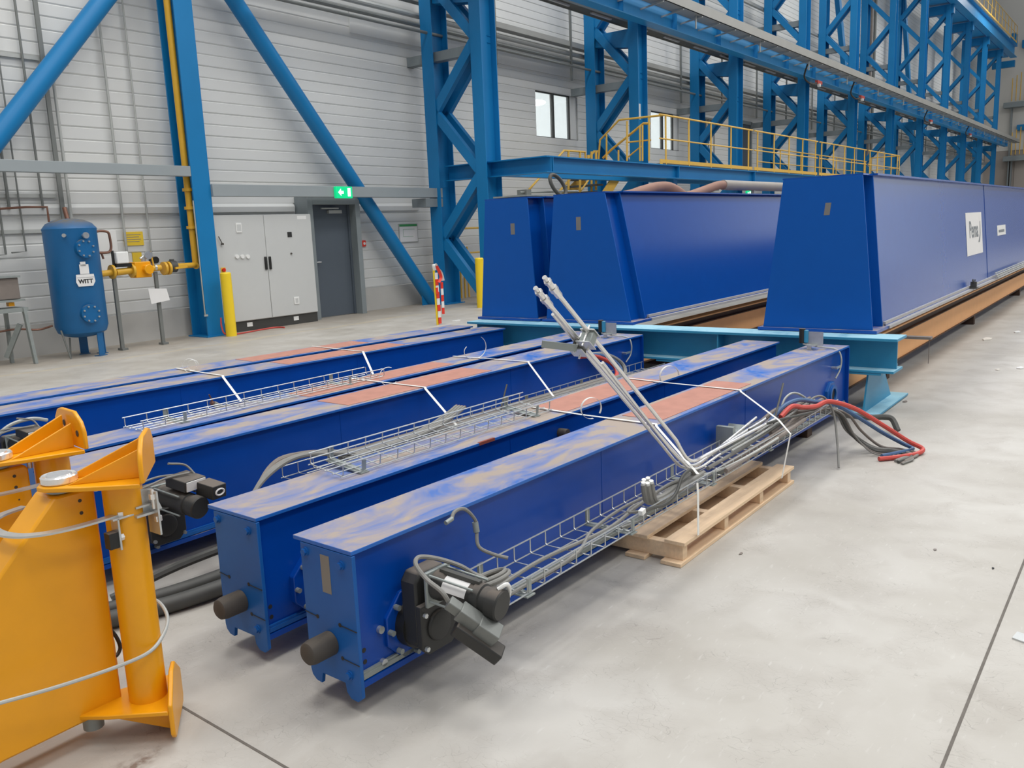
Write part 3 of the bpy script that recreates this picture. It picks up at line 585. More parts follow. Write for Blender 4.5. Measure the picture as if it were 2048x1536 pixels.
# ribbed catch bracket on the girder face by the strap
thing(MB().prism([(4.18,1.745,.30),(4.18,1.745,.42),(4.21,1.745,.42),(4.22,1.745,.375),(4.33,1.745,.375),(4.35,1.745,.40),(4.35,1.745,.30)], (0,.095,0)), 'angle_bracket', 'dzinc', 'grey notched bracket on the side of the frontmost girder by the far strap', 'bracket')

# cables along the third girder's tray
for k in range(6):
    y = 3.37+.03*k; e = [0,.03,.012,.05,.02,.06][k]; lab = ['outermost','second','third','fourth','fifth','innermost'][k]
    cable([(2.12+e,3.12+e*.5,.18),(2.2+e,3.2+e*.5,.34+e*.5),(2.34+e*1.5,3.25+e,.42+.6*e),(2.56+e,3.3+e*.7,.45),(2.85,.5*(y+3.33+e),.39),(3.1,y,.33),(3.4,y+.0,.325),(3.9,y-.01,.32),(4.6,y-.02,.315),(5.3,y-.03,.31),(6.0,y-.04,.31)], [.012,.008,.010,.007,.011,.009][k], ['cable','brownpipe'][k % 2], 'grey cable filling the third girder tray, %s of the six at its near end' % lab, group='cables in the third girder tray')
for k in range(4):
    y = 3.33+.022*k; lab = ['nearest','second','third','rearmost'][k]
    o = cable([(2.9,y,.345),(3.15,y,.355),(3.4,y-.01,.36),(3.6,y-.01,.38),(3.75,y-.015,.42),(3.84,y-.015,.45)], .0115, 'cable', 'grey cable with raised cut end beside the third girder, %s of four' % lab, group='raised cut cables on the third girder')
    build(MB().cyl((3.838,y-.015,.449), (3.846,y-.015,.453), .009, 10), 'cut_end', 'copper', o)
cable([(4.3,3.4,.33),(4.36,3.42,.40),(4.43,3.44,.48)], .006, 'dcable', 'thin dark cable end sticking up beside the third girder')
for k, (mt, lab) in enumerate((('red','red hose curving down the face of the third girder'),('bhose','blue hose curving down the face of the third girder'),('cable','grey hose curving down the face of the third girder'))):
    o = k*.065; cable([(5.55+o,3.57,.50),(5.72+o,3.54,.48),(5.86+o,3.5,.42),(5.9+o,3.46,.36),(5.84+o,3.42,.31),(5.7+o*.6,3.40,.305)], .017, mt, lab, 'hose', 'hose')
# dark hoses on the floor between second and third girder
for k, (y, r, lab) in enumerate(((3.14,.035,'front'),(3.26,.03,'rear'))):
    cable([(1.45,y+.12,.04),(1.8,y,.04),(2.2,y-.03,.045),(2.6,y+.05,.05),(3.1,y+.1,.05)], r, 'dcable', 'thick dark hose on the floor between second and third girder, the %s one' % lab, 'hose', 'hose', n=12)
cable([(1.62,3.40,.05),(1.9,3.34,.11),(2.3,3.3,.13),(2.7,3.34,.10),(3.1,3.4,.06)], .02, 'dcable', 'dark hose bowed up under the third girder gear motor', 'hose', 'hose')
# white raised cable by the yellow frames (fifth girder)
cable([(1.92,5.3,.33),(1.96,5.28,.42),(2.05,5.26,.50),(2.17,5.25,.52),(2.27,5.27,.49)], .011, 'lconduit', 'pale looped cable standing up behind the yellow frames')
o = thing(MB().tube(smooth([(3.33,5.16,.40),(3.40,5.14,.36),(3.6,5.12,.33),(4.0,5.1,.31)]), .02, 10), 'cable_bundle', 'cable', 'short cable bundle with copper ends in front of the fifth girder', 'cable')
build(MB().cyl((3.325,5.162,.403), (3.31,5.165,.413), .016, 8).tube([(3.33,5.16,.40),(3.3,5.16,.47)], .005), 'cut_end', 'copper', o, label='copper coloured cut ends')

# ------------------------------------------------------------------ white strapping bands
def strap(path, curls, label):
    s = (1,0,0); E = thing(MB().ribbon([Vector(p) for p in path], .019, s), 'strapping_band', 'strap', label, 'strap', 'white strapping bands')
    for c, r, t0, t1, ax in curls:
        build(MB().ribbon(circ(c, r, ax, (0,0,1), 22, t0, t1), .018, Vector(ax).cross(Vector((0,0,1)))), 'loose_curl', 'strap', E)
    return E
sx = Vector((.8,-.6,0))
strap([(3.62,2.65,.557),(3.58,2.3,.556),(3.56,1.872,.557),(3.553,1.866,.548),(3.45,1.605,.375)], [((3.60,2.26,.59),.055,-.6,4.9,sx)], 'white strap over the front pair nearer the yellow frames, looped loose end')
strap([(3.40,1.585,.35),(3.392,1.578,.30),(3.39,1.576,.109)], [], 'white strap tail hanging from the front tray onto the pallet corner')
strap([(4.60,2.64,.557),(4.55,2.3,.557),(4.52,1.845,.557),(4.515,1.838,.548),(4.46,1.60,.42),(4.42,1.52,.36),(4.41,1.56,.11)], [((4.55,2.30,.60),.062,.0,3.6,sx)], 'white strap over the front pair at the far end of the pallet')
strap([(3.84,4.31,.557),(3.82,3.95,.557),(3.81,3.605,.557),(3.805,3.598,.548),(3.74,3.30,.36)], [((3.82,3.93,.60),.06,1.2,5.6,sx)], 'white strap over the middle pair crossing the raised cut cables')
strap([(4.90,4.32,.557),(4.90,3.95,.557),(4.90,3.60,.557),(4.895,3.593,.548),(4.77,3.30,.35)], [((4.9,4.1,.64),.09,-1.3,.9,sx),((4.9,4.14,.6),.05,2.2,4.7,sx)], 'white strap over the middle pair beyond the leaning pipes, end curled up')
strap([(3.58,6.0,.557),(3.54,5.6,.557),(3.52,5.305,.557),(3.515,5.298,.548),(3.44,5.0,.41)], [((3.56,5.78,.595),.05,0,6,sx),((3.6,5.8,.59),.04,0,5,sx)], 'white strap over the rear pair nearest the tank, curled ends')
strap([(4.88,5.96,.557),(4.84,5.6,.557),(4.81,5.23,.557),(4.805,5.222,.548),(4.6,4.9,.41)], [((4.9,5.62,.575),.1,.0,.5,sx)], 'white strap over the rear pair nearer the cross beam')

# ================================================================== LIGHT BLUE CROSS BEAM AND FEET
E = empty('cross_beam', (6.75,3.5,.33), 0, 'long light blue I-beam carrying the three big box girders', 'steel beam')
zt = .594; zb = .33
build(MB().box(6.615, 6.90, 1.50, 5.62, zt-.022, zt), 'top_flange', 'lblue', E, bevel=.003)
build(MB().box(6.752, 6.766, 1.53, 5.60, zb+.018, zt-.022), 'web', 'lblue', E)
build(MB().box(6.625, 6.90, 1.52, 5.60, zb, zb+.02), 'lower_flange', 'lblue', E, bevel=.003)
for y in (1.6, 2.9, 4.2): build(MB().box(6.63, 6.895, y, y+.012, zb+.02, zt-.022), 'stiffener', 'lblue', E) if y > 2 else None
for n, (yc, lab) in enumerate(((1.72,'right end'),(3.36,'middle'),(5.2,'aisle end'))):
    E = empty('beam_foot', (6.9,yc,0), 0, 'light blue I-section foot under the %s of the cross beam' % lab, 'beam foot', 'light blue feet')
    build(MB().box(6.58, 7.52, yc-.115, yc+.125, .006, .024), 'base_flange', 'lblue', E, bevel=.003)
    build(MB().prism([(6.60,yc-.006,.024),(7.40,yc-.006,.024),(7.12,yc-.006,.314),(6.70,yc-.006,.314)], (0,.013,0)), 'web', 'lblue', E)
    build(MB().box(6.63, 7.14, yc-.11, yc+.12, .312, .3295), 'top_flange', 'lblue', E, bevel=.003)

# ================================================================== BOX GIRDERS
def box_girder(yn0, yn1, yf1, yf0, L0, L1, label, patch=None, extra=None):
    """yn0/yf0 bottom near/far, yn1/yf1 top near/far"""
    zb, zt = .622, 1.80; X0 = 6.85; E = empty('box_girder', (X0,(yn0+yf0)/2,.596), 0, label, 'girder', 'deep blue box girders')
    yn = lambda z, k=0.: yn0+(yn1-yn0)*(z-zb)/(zt-zb)+k; yf = lambda z, k=0.: yf0+(yf1-yf0)*(z-zb)/(zt-zb)-k
    def sec(x, t, k, z0=zb, z1=zt): return MB().prism([(x,yn(z0,k),z0),(x,yf(z0,k),z0),(x,yf(z1,k),z1),(x,yn(z1,k),z1)], (t,0,0))
    build(sec(X0, .014, 0), 'end_plate', 'boxfront', E, bevel=.002)
    build(sec(X0+.014, L1-X0-.03, .06), 'web', 'boxblue', E)
    build(sec(X0+.27, .014, -.004), 'stiffener_plate', 'boxfront', E, bevel=.002)
    build(MB().box(X0+.272, L1, yn(zt)-.04, yf(zt)+.04, zt-.0, zt+.014), 'top_flange', 'boxblue', E)
    build(sec(X0+.284, L1-X0-.3, .008, zb+.01, zt-.001), 'side_skin', 'boxblue', E)
    build(MB().box(X0+.0, X0+.285, yn1-.005, yf1+.005, zt-.002, zt+.010), 'cover_plate', 'boxblue', E)
    build(MB().box(X0-.02, X0+.34, yn0-.035, yf0+.04, .5975, zb), 'base_plate', 'boxblue', E, bevel=.002)
    build(MB().box(X0+.34, L1, yn0-.045, yf0+.045, zb-.022, zb).box(X0+.34, L1, yn0-.01, yn0+.03, zb, zb+.03), 'bottom_flange', 'flange', E)
    build(MB().box(X0+.34, L1, yn0-.012, yn0-.0, zb, zb+.008), 'flange_seam', 'boxblue', E)
    if patch: (ya, yb, za, zc, sk) = patch; build(MB().prism([(X0-.0012,ya+sk,zc),(X0-.0012,yb+sk,zc),(X0-.0012,yb,za),(X0-.0012,ya,za)], (.0014,0,0)), 'tape_patch', 'tape', E, label='small grey tape patch')
    return E
pp = lambda u, v: X_(u, v, 6.85)
def patch(u0, v0, u1, v1, sk=0.): a = pp(u0, v0); b = pp(u1, v1); return (b.y, a.y, b.z, a.z, sk)
B1 = box_girder(4.895, 4.975, 5.50, 5.61, 0, 22, 'leftmost deep blue box girder, partly hidden by its neighbour', patch(1021,447,1030,469))
B2 = box_girder(3.85, 4.10, 4.66, 4.79, 0, 22, 'middle deep blue box girder with a grey patch on its end', patch(1152,434,1162,460))
B3 = box_girder(1.735, 1.845, 2.45, 2.60, 0, 24, 'right-hand deep blue box girder with white maker sign on its side', patch(1648,406,1659,430,-.012))
yb3 = lambda z: 1.735+.11*(z-.622)/1.178+.006
def onside(x0, x1, z0, z1, mat, name, t=.002, par=B3, label=None, off=0.):
    m = MB().prism([(x0,yb3(z0)-off,z0),(x1,yb3(z0)-off,z0),(x1,yb3(z1)-off,z1),(x0,yb3(z1)-off,z1)], (0,-t,0)); return build(m, name, mat, par, label=label)
sg = onside(10.95, 12.0, .985, 1.475, 'paper', 'maker_sign', label='white rectangular sign reading Pema')
tn = Vector((0,.11,1.178)).normalized()
text('sign_lettering', 'Pema', .27, 'textgrey', sg, (11.43, yb3(1.27)-.0035, 1.27), (1,0,0), tn, bold=.004)
m = MB(); cv = [(11.86,1.37,.006),(11.86,1.30,.012),(11.85,1.22,.022),(11.82,1.17,.05),(11.78,1.12,.08)]
vs = []; 
for x, z, w_ in cv: vs += [(x-w_, yb3(z)-.004, z), (x+.02, yb3(z)-.004, z)]
m.add(vs, [(2*i, 2*i+1, 2*i+3, 2*i+2) for i in range(len(cv)-1)]); build(m, 'sign_swoosh', 'textgrey', sg, flat=True)
lb = onside(13.2, 13.95, 1.15, 1.285, 'white', 'number_label', label='small white label')
onside(13.32, 13.82, 1.19, 1.225, 'textgrey', 'label_print', .001, lb, None, .0022)
onside(12.28, 12.30, .62, 1.80, 'boxblue', 'splice_seam', .003)
# things clamped to the bottom flange of the right girder
thing(MB().box(10.9,10.95,1.66,1.72,.6225,.70).box(10.88,11.0,1.65,1.73,.6225,.64).cyl((10.9,1.69,.69), (10.85,1.69,.73), .008).cyl((10.97,1.69,.64), (11.0,1.69,.72), .006), 'flange_clamp', 'dcable', 'small dark clamp on the bottom flange of the right box girder', 'clamp')
E = empty('wire_cable_tray', (12.8,1.67,.625), 0, 'pale wire tray pieces lying on the bottom flange of the right box girder', 'cable tray', 'galvanised wire cable trays')
m = MB()
for q in range(4): m.tube([(12.5,1.66+.012*q,.628+.022*q),(15.4,1.66+.012*q,.628+.022*q)], .006, 6)
for q in range(14): m.tube([(12.55+.2*q,1.655,.628),(12.55+.2*q,1.70,.70)], .006, 6)
build(m, 'wires', 'lconduit', E)
# orange primed rails and brown runners under the girders
for n, (y, nm) in enumerate(((1.95,'right'),(4.12,'middle'))):
    E = empty('steel_rail', (12,y,.12), 0, 'orange primed I-beam lying lengthways under the %s box girder' % nm, 'rail', 'orange primed beams')
    build(MB().box(6.95, 30, y, y+.02, .13, .365), 'web', 'orange', E)
    build(MB().box(6.95, 30, y-.012, y+.15, .118, .132).box(6.95, 30, y-.004, y+.13, .362, .372), 'flanges', 'brown', E)
    E = empty('steel_runner', (12,y+.05,.37), 0, 'brown rusty runner on top of the orange beam below the %s box girder' % nm, 'rail', 'brown runners')
    build(MB().box(6.95, 30, y+.03, y+.11, .3725, .43), 'web', 'brown', E); build(MB().box(6.95, 30, y+.005, y+.14, .43, .445), 'head', 'orange', E)
    for q in range(5): thing(MB().box(8.2+4.5*q, 8.3+4.5*q, y-.01, y+.6, 0, .1175), 'timber_bearer', 'brown', 'dark packing timber under the %s orange beam, %s' % (nm, ['first from its near end','second from its near end','third along','fourth along','far one'][q]), 'timber', 'packing timbers under the orange beams')
thing(MB().box(7.35,7.42,1.42,1.98,.5,.52).cyl((7.4,1.44,.5), (7.4,1.44,.30), .003, 6), 'steel_strip', 'brownpipe', 'rusty flat strip poking out under the right box girder, wire hanging from it', 'strip')
# wrapped ducts and odds and ends on top of the girders
YT = 4.3
thing(MB().tube(smooth([Y_(u, v, YT) for u, v in ((1240,394),(1262,390),(1285,382),(1312,375),(1335,374),(1352,381),(1368,392))]), .055, 16), 'wrapped_hose', 'pink', 'pinkish fabric wrapped hose humped on the middle box girder', 'hose')
o = thing(MB().tube(smooth([Y_(u, v, YT) for u, v in ((1366,395),(1385,389),(1410,380),(1435,371),(1450,370))]), .05, 16), 'wrapped_pipe', 'pink', 'pinkish wrapped pipe rising behind the hump on the middle box girder', 'hose')
a = Y_(1446,370,YT); build(MB().tube([a, (22,YT,a.z+.02)], .06, 16), 'straight_run', 'duct', o, label='straight grey run')
for q in range(5): build(MB().box(10.9+1.6*q, 10.95+1.6*q, YT-.02, YT+.02, 1.814, a.z-.05), 'pipe_post', 'lconduit', o)
thing(MB().box(6.86,8.3,4.98,5.40,1.815,1.83), 'steel_plank', 'dzinc', 'grey plank lying on the leftmost box girder', 'plank')
thing(MB().tube([Y_(1040,385,5.15),Y_(1155,382,5.15)], .011).tube([Y_(1045,392,5.2),Y_(1160,389,5.2)], .011).box(7.05,7.13,5.12,5.24,1.831,1.89), 'tie_bars', 'conduit', 'pair of thin bars with a block on the leftmost box girder', 'bars')
c = Y_(1116,371,5.1); thing(MB().tube(circ(c, .115, (.9,-.2,-.35), (.05,.3,.9), 28)[:-1], .02, 12, closed=True), 'coiled_hose', 'dcable', 'dark grey hose coiled into a ring on the leftmost box girder', 'hose')
E = empty('exit_sign', Y_(1497,386,9.3), 0, 'small lit green exit sign seen under the service platform', 'sign')
q = Y_(1497,386,9.3); build(MB().box(q.x-.14,q.x+.14,9.28,9.33,q.z-.06,q.z+.06), 'housing', 'exitg', E); build(MB().box(q.x+.03,q.x+.1,9.275,9.28,q.z-.04,q.z+.04).box(q.x-.1,q.x-.02,9.275,9.28,q.z-.012,q.z+.012), 'pictogram', 'exitw', E); build(MB().box(q.x-.01,q.x+.01,9.3,9.31,q.z+.06,2.54), 'hanger', 'conduit', E)

# ================================================================== YELLOW SWING FRAMES
def swing_frame(off, ang, label, near):
    O = Vector(off); pv = Vector((1.10,2.53,0))+O; u = Vector((math.cos(ang), math.sin(ang), 0)); v = Vector((-u.y, u.x, 0))
    g = lambda a, b_, z: pv+u*a+v*b_+Vector((0,0,z))
    E = empty('swing_gate_frame', pv, 0, label, 'gate frame', 'orange yellow swing frames')
    po = g(.165,.0,0); build(MB().lathe(po, [(.056,.098),(.056,.815)], 28), 'round_post', 'yellow', E)
    def bracket(z, sgn, nm):
        m = MB(); m.prism([g(-.055,-.03,z),g(-.03,-.055,z),(g(.06,-.085,z)),g(.235,-.125,z),g(.235,.125,z),g(.06,.07,z),g(-.03,.05,z),g(-.055,.03,z)], (0,0,.014))
        b_ = build(m, nm, 'yellow', E, bevel=.003)
        zz = z+.014 if sgn > 0 else z
        build(MB().prism([g(.03,.028,zz),g(.228,.028,zz),g(.228,.028,zz+sgn*.105),g(.03,.028,zz+sgn*.012)], v*.010).prism([g(.03,-.05,zz),g(.228,-.05,zz),g(.228,-.05,zz+sgn*.085),g(.05,-.05,zz+sgn*.008)], v*.008), 'gusset', 'yellow', b_, bevel=.002)
        a, c = (zz-.0, zz+.125) if sgn > 0 else (zz-.085, zz+.03)
        w = .125
        pl = [g(.235,-w,a),g(.235,w,a),g(.235,w,c-.04),g(.235,w-.03,c-.008),g(.235,w-.06,c),g(.235,-w+.07,c),g(.235,-w+.02,c-.03),g(.235,-w,c-.065)] if sgn > 0 else [g(.235,-w,a+.02),g(.235,-w+.02,a),g(.235,w-.02,a),g(.235,w,a+.02),g(.235,w,c+.0),g(.235,.03,c+.07),g(.235,-.03,c+.07),g(.235,-w,c)]
        q = build(MB().prism(pl, u*.014), 'mounting_plate', 'yellow', b_, bevel=.004)
        if sgn > 0: build(MB().cyl(g(.2345,.035,c-.05), g(.233,.035,c-.05), .011, 16).cyl(g(.2345,-.075,c-.075), g(.233,-.075,c-.075), .011, 16), 'bolt_hole', 'rubber', q)
    bracket(.812, 1, 'top_bracket'); bracket(.098, -1, 'bottom_bracket')
    ds = build(MB().lathe(g(0,0,.8265), [(0,.0),(.047,.0),(.05,.004),(.05,.02),(.046,.024),(.036,.022),(.034,.026),(.0,.026)], 32), 'bearing_disc', 'chrome', E, label='bright steel bearing disc')
    build(MB().cyl(g(0,0,.07), g(0,0,.085), .028, 18), 'bearing_pin', 'zinc', E)
    build(MB().cyl(g(0,0,.80), g(0,0,.812), .038, 20).cyl(g(0,0,.04), g(0,0,.098), .03, 20), 'hinge_bush', 'dzinc', E)
    x0 = 1.183+O.x; y0 = 2.497+O.y; th = .12
    lf = build(MB().prism([(x0,y0,.085),(x0,y0,.782),(x0-.012,y0,.795),(x0-.118,y0,.795),(x0-.30,y0,.605),(.25+O.x,y0,.05),(.25+O.x,y0,-.0+.012),(.45+O.x,y0,.012),(.83+O.x,y0,.082)], (0,th,0)) if near else MB().prism([(x0,y0,.085),(x0,y0,.782),(x0-.012,y0,.795),(x0-.118,y0,.795),(x0-.30,y0,.605),(.25+O.x,y0,.05),(.25+O.x,y0,.012),(.83+O.x,y0,.08)], (0,th,0)), 'door_leaf', 'yellow', E, bevel=.008)
    for x, z in ((x0-.048,.765),(x0-.048,.727),(x0-.044,.683)): build(MB().cyl((x,y0-.0008,z), (x,y0+.004,z), .0055 if z > .7 else .003, 14), 'bolt_hole', 'rubber', lf)
    build(MB().cyl((x0+.012,y0+.02,.80), (x0+.012,y0+.02,.775), .008, 6).cyl((x0-.09,y0+.03,.80), (x0-.1,y0+.03,.815), .006, 8), 'leaf_bolt', 'zinc', lf)
    return E, g, O
F1, g1, O1 = swing_frame((0,0,0), math.radians(-37), 'nearer orange yellow swing frame with round post, leaf and bright hinge disc', True)
F2, g2, O2 = swing_frame((.02,.48,.0), math.radians(-6), 'rear orange yellow swing frame, mostly hidden behind the nearer one', False)
# flat bar hoops clamped round each frame
for n, (O, lab) in enumerate(((Vector((0,0,0)),'nearer'),(Vector((.02,.48,.02)),'rear'))):
    pts = [Vector(p)+O for p in [(1.20,2.405,.72),(1.14,2.40,.72),(1.06,2.405,.72),(.99,2.43,.72),(.945,2.48,.72),(.93,2.56,.72),(.95,2.66,.72),(1.0,2.72,.72),(1.08,2.745,.72)]]
    m = MB(); sp = smooth(pts, 6); vs = []
    for i, p in enumerate(sp):
        d = (sp[min(i+1,len(sp)-1)]-sp[max(i-1,0)]).normalized(); s = Vector((-d.y, d.x, 0)).normalized()
        vs += [p+s*.014-Vector((0,0,.003)), p-s*.014-Vector((0,0,.003)), p-s*.014+Vector((0,0,.003)), p+s*.014+Vector((0,0,.003))]
    fs = []
    for i in range(len(sp)-1):
        for k in range(4): fs.append((4*i+k, 4*i+(k+1)%4, 4*i+4+(k+1)%4, 4*i+4+k))
    fs += [(3,2,1,0), tuple(4*(len(sp)-1)+k for k in range(4))]
    m.add(vs, fs)
    E = empty('hoop_clamp', (1.05+O.x,2.42+O.y,.6), 0, 'galvanised flat bar hoop bolted to the %s yellow frame' % lab, 'clamp', 'flat bar hoops')
    build(m, 'hoop_bar', 'zinc', E)
    build(MB().box(1.165+O.x,1.235+O.x,2.375+O.y,2.42+O.y,.712+O.z,.718+O.z).box(1.178+O.x,1.184+O.x,2.375+O.y,2.42+O.y,.62+O.z,.716+O.z), 'angle_plate', 'zinc', E, bevel=.001)
    build(MB().box(1.15+O.x,1.178+O.x,2.38+O.y,2.41+O.y,.628+O.z,.676+O.z), 'rubber_pad', 'black', E)
    build(MB().cyl((1.20+O.x,2.395+O.y,.70+O.z), (1.20+O.x,2.395+O.y,.74+O.z), .006, 8).cyl((1.20+O.x,2.395+O.y,.718+O.z), (1.20+O.x,2.395+O.y,.73+O.z), .0125, 6).cyl((1.16+O.x,2.39+O.y,.655+O.z), (1.21+O.x,2.39+O.y,.655+O.z), .005, 8).cyl((1.186+O.x,2.39+O.y,.655+O.z), (1.196+O.x,2.39+O.y,.655+O.z), .011, 6), 'bolt', 'chrome', E)
    if n == 0:
        sd = MB(); sd.box(1.23,1.30,2.36,2.44,.705,.712).box(1.285,1.291,2.34,2.40,.64,.775).box(1.235,1.30,2.37,2.44,.73,.736)
        sd.prism([(1.225,2.385,.712),(1.325,2.385,.705),(1.30,2.385,.775),(1.225,2.385,.79)], (0,.005,0)); build(sd, 'side_bracket', 'zinc', E)
        for q in ((1.262,2.40,.735),(1.285,2.36,.75),(1.292,2.355,.68)): build(MB().cyl(q, Vector(q)+Vector((0,0,.016)), .011, 6).cyl(Vector(q)-Vector((0,0,.03)), Vector(q)+Vector((0,0,.03)), .005, 8), 'bolt', 'chrome', E)
cable([Y_(-60,1422,2.42),Y_(0,1406,2.40),Y_(120,1372,2.38),Y_(235,1333,2.355),Y_(300,1303,2.35),Y_(328,1266,2.40),Y_(335,1236,2.47),Y_(325,1212,2.54),Y_(308,1199,2.60),Y_(282,1196,2.64)], .0058, 'lconduit', 'pale steel rope swung around the nearer yellow frame', 'rope', 'steel_rope')
cable([(1.22,2.62,.30),(1.24,2.61,.26),(1.245,2.60,.22),(1.225,2.595,.20),(1.205,2.6,.215)], .006, 'black', 'black hook shaped wire seen in the gap of the nearer yellow frame', 'hook', 'hook')

# ================================================================== ITEMS ALONG THE SIDE WALL
# main column (rolled H section) and its base
E = empty('steel_column', (8.0,12.3,0), 0, 'tall blue H-section column with a yellow gas pipe running up its side', 'column')
build(MB().box(7.84,8.155,12.10,12.125,.01,15).box(7.84,8.155,12.52,12.545,.01,15).box(7.985,8.005,12.125,12.52,.01,15), 'profile', 'steelblue', E)
build(MB().box(7.80,8.2,12.06,12.6,0,.02), 'base_plate', 'steelblue', E)
build(MB().box(7.822,7.836,12.105,12.12,.35,2.15).box(7.80,7.86,12.08,12.10,.34,.37), 'edge_strip', 'lconduit', E, label='pale narrow conduit strip')
E = empty('girt', (4,12.12,2.5), 0, 'grey hollow rail running left of the blue column, level with the tank top', 'wall rail', 'grey wall rails')
build(MB().box(-2,7.838,12.10,12.22,2.517,2.672), 'tube', 'grbeam', E, bevel=.006)
E = empty('girt', (11,12.05,2.3), 0, 'grey hollow rail running right of the blue column over the cabinet and door', 'wall rail', 'grey wall rails')
build(MB().box(8.157,13.62,12.05,12.2,2.215,2.405), 'tube', 'grbeam', E, bevel=.006)
build(MB().box(13.1,13.62,12.06,12.45,2.03,2.2), 'end_tube', 'frame', E)
for (a, b_), nm in (((Y_(215,-10,12.45), Y_(-60,345,12.45)), 'left'), ((Y_(448,-30,12.42), Y_(866,606,12.42)), 'right')):
    a = Vector(a); b_ = Vector(b_); d = (a-b_).normalized()
    t = thing(MB().cyl(b_, b_+d*(((7.84 if nm == 'left' else 8.16)-b_.x)/d.x), .135, 28), 'brace_tube', 'steelblue', 'thick blue diagonal brace tube %s of the blue column' % nm, 'brace', 'diagonal brace tubes')
    if nm == 'right': build(MB().box(13.2,13.5,12.41,12.43,.0,.3), 'foot_plate', 'steelblue', t)

# yellow gas pipe and valve run
E = empty('gas_pipe', (7.9,12.28,1.1), 0, 'yellow gas pipe coming down the blue column and turning left', 'pipe')
yp = 12.28; A = Y_(330,0,yp); Bq = Y_(392,530,yp); xk = Bq.x
build(MB().tube([(xk-.02,yp,6.0),(xk,yp,1.20)]+smooth([(xk,yp,1.20),(xk-.005,yp,1.16),(xk-.04,yp-.06,1.14)],4), .052, 16), 'riser', 'ypipe', E)
build(MB().tube([(xk-.01,12.26,1.155),(7.35,12.0,1.16)], .042, 14), 'elbow_run', 'ypipe', E)
for z in (1.72,2.02,2.30): build(MB().cyl((xk,yp,z), (xk,yp,z+.045), .085, 18), 'pipe_flange', 'ypipe', E)
E = empty('valve_train', (6.7,11.98,1.15), 0, 'yellow gas valve train between the tank and the column', 'valves')
vx = lambda u, v=545: Y_(u, v, 12.0).x
yz = 12.0
build(MB().cyl((vx(198),yz,1.12), (vx(225),yz,1.13), .045, 14).cyl((vx(232),yz,1.13), (vx(262),yz,1.14), .05, 14).cyl((vx(298),yz,1.15), (vx(322),yz,1.155), .045, 14), 'pipe', 'ypipe', E)
for u in (222, 262, 327, 335): build(MB().cyl((vx(u),yz,1.14), (vx(u)+.035,yz,1.14), .1, 20), 'pipe_flange', 'ypipe', E)
build(MB().box(vx(266),vx(298),yz-.08,yz+.1,1.03,1.26).cyl((vx(289),yz-.07,1.145),(vx(289),yz-.15,1.145),.078,8), 'valve_body', 'yellow', E, bevel=.01)
build(MB().cyl((vx(340),yz,1.16), (vx(352),yz,1.16), .09, 18).cyl((vx(346),yz,1.16),(vx(346),yz,1.27),.035), 'ball_valve', 'dcable', E)
build(MB().bar((vx(344),yz-.1,1.135), (vx(368),yz-.1,1.15), .03, .03).bar((vx(309),yz,1.18), (vx(305),yz,1.40), .02, .02), 'valve_lever', 'ypipe', E)
build(MB().box(vx(231),vx(256),yz-.08,yz+.06,1.25,1.42), 'gas_meter', 'white', E, bevel=.015, label='white meter box')
build(MB().box(vx(228),vx(231),yz-.02,yz+.02,1.15,1.44).box(vx(231),vx(262),yz-.05,yz+.05,1.2,1.25), 'meter_bracket', 'black', E)
build(MB().cyl((vx(290),yz,1.26),(vx(290),yz,1.33),.035).cyl((vx(297),yz-.02,1.35),(vx(297),yz-.06,1.35),.06,18).cyl((vx(284),yz,1.3),(vx(300),yz,1.38),.022), 'pressure_gauge', 'zinc', E)
build(MB().cyl((vx(309),yz,1.16),(vx(313),yz,1.16),.05,14), 'pipe_clip', 'zinc', E)
for u in (228, 312): build(MB().box(vx(u)-.025,vx(u)+.025,yz+.0,yz+.04,.0,1.1).box(vx(u)-.03,vx(u)+.06,yz-.03,yz+.1,0,.03), 'support_leg', 'conduit', E)
# blue air receiver
tx, ty = 5.81, 12.0; E = empty('pressure_tank', (tx,ty,0), 0, 'tall blue pressure tank standing on legs by the side wall', 'tank')
R = .34
prof = [(0,.27),(.14,.275),(.24,.30),(.31,.345),(R,.43),(R,1.73),(.345,1.76),(.29,1.83),(.2,1.875),(.1,1.895),(0,1.90)]
build(MB().lathe((tx,ty,0), prof, 48), 'vessel', 'tankblue', E)
for a in (-66, 4, 66):
    c, s = math.cos(math.radians(a)), math.sin(math.radians(a)); build(MB().ob((tx+.27*c,ty+.27*s,.19), (.012,.11,.38), (c,s,0)).ob((tx+.25*c,ty+.25*s,.005), (.1,.14,.01), (c,s,0)), 'leg', 'tankblue', E)
def on_tank(u, v):
    d = _ray(u, v); o = Vector((0,0,EYE)); a = d.x**2+d.y**2; b2 = (o.x-tx)*d.x+(o.y-ty)*d.y; c = (o.x-tx)**2+(o.y-ty)**2-R*R; t = (-b2-math.sqrt(max(b2*b2-a*c, 0)))/a; p = o+d*t
    return p, Vector((p.x-tx, p.y-ty, 0)).normalized()
for u, v, r in ((168,497,.125),(180,627,.125)):
    p, n = on_tank(u, v); m = MB().cyl(p-n*.05, p+n*.055, r, 28); fl = build(m, 'inspection_flange', 'tankblue', E)
    s = Vector((-n.y, n.x, 0))
    for k in range(8): a = PI/4*k+.3; q = p+s*math.cos(a)*r*.82+Vector((0,0,1))*math.sin(a)*r*.82; build(MB().cyl(q+n*.05, q+n*.075, .013, 6), 'flange_bolt', 'zinc', fl)
for u, v in ((166,471),(130,471)):
    p, n = on_tank(u, v); build(MB().cyl(p-n*.02, p+n*.06, .02, 12).cyl(p+n*.06, p+n*.085, .042 if u > 150 else .025, 20), 'pressure_gauge', 'zinc', E)
p, n = on_tank(170,556); s = Vector((-n.y, n.x, 0)); s = -s if s.x < 0 else s; up = Vector((0,0,1))
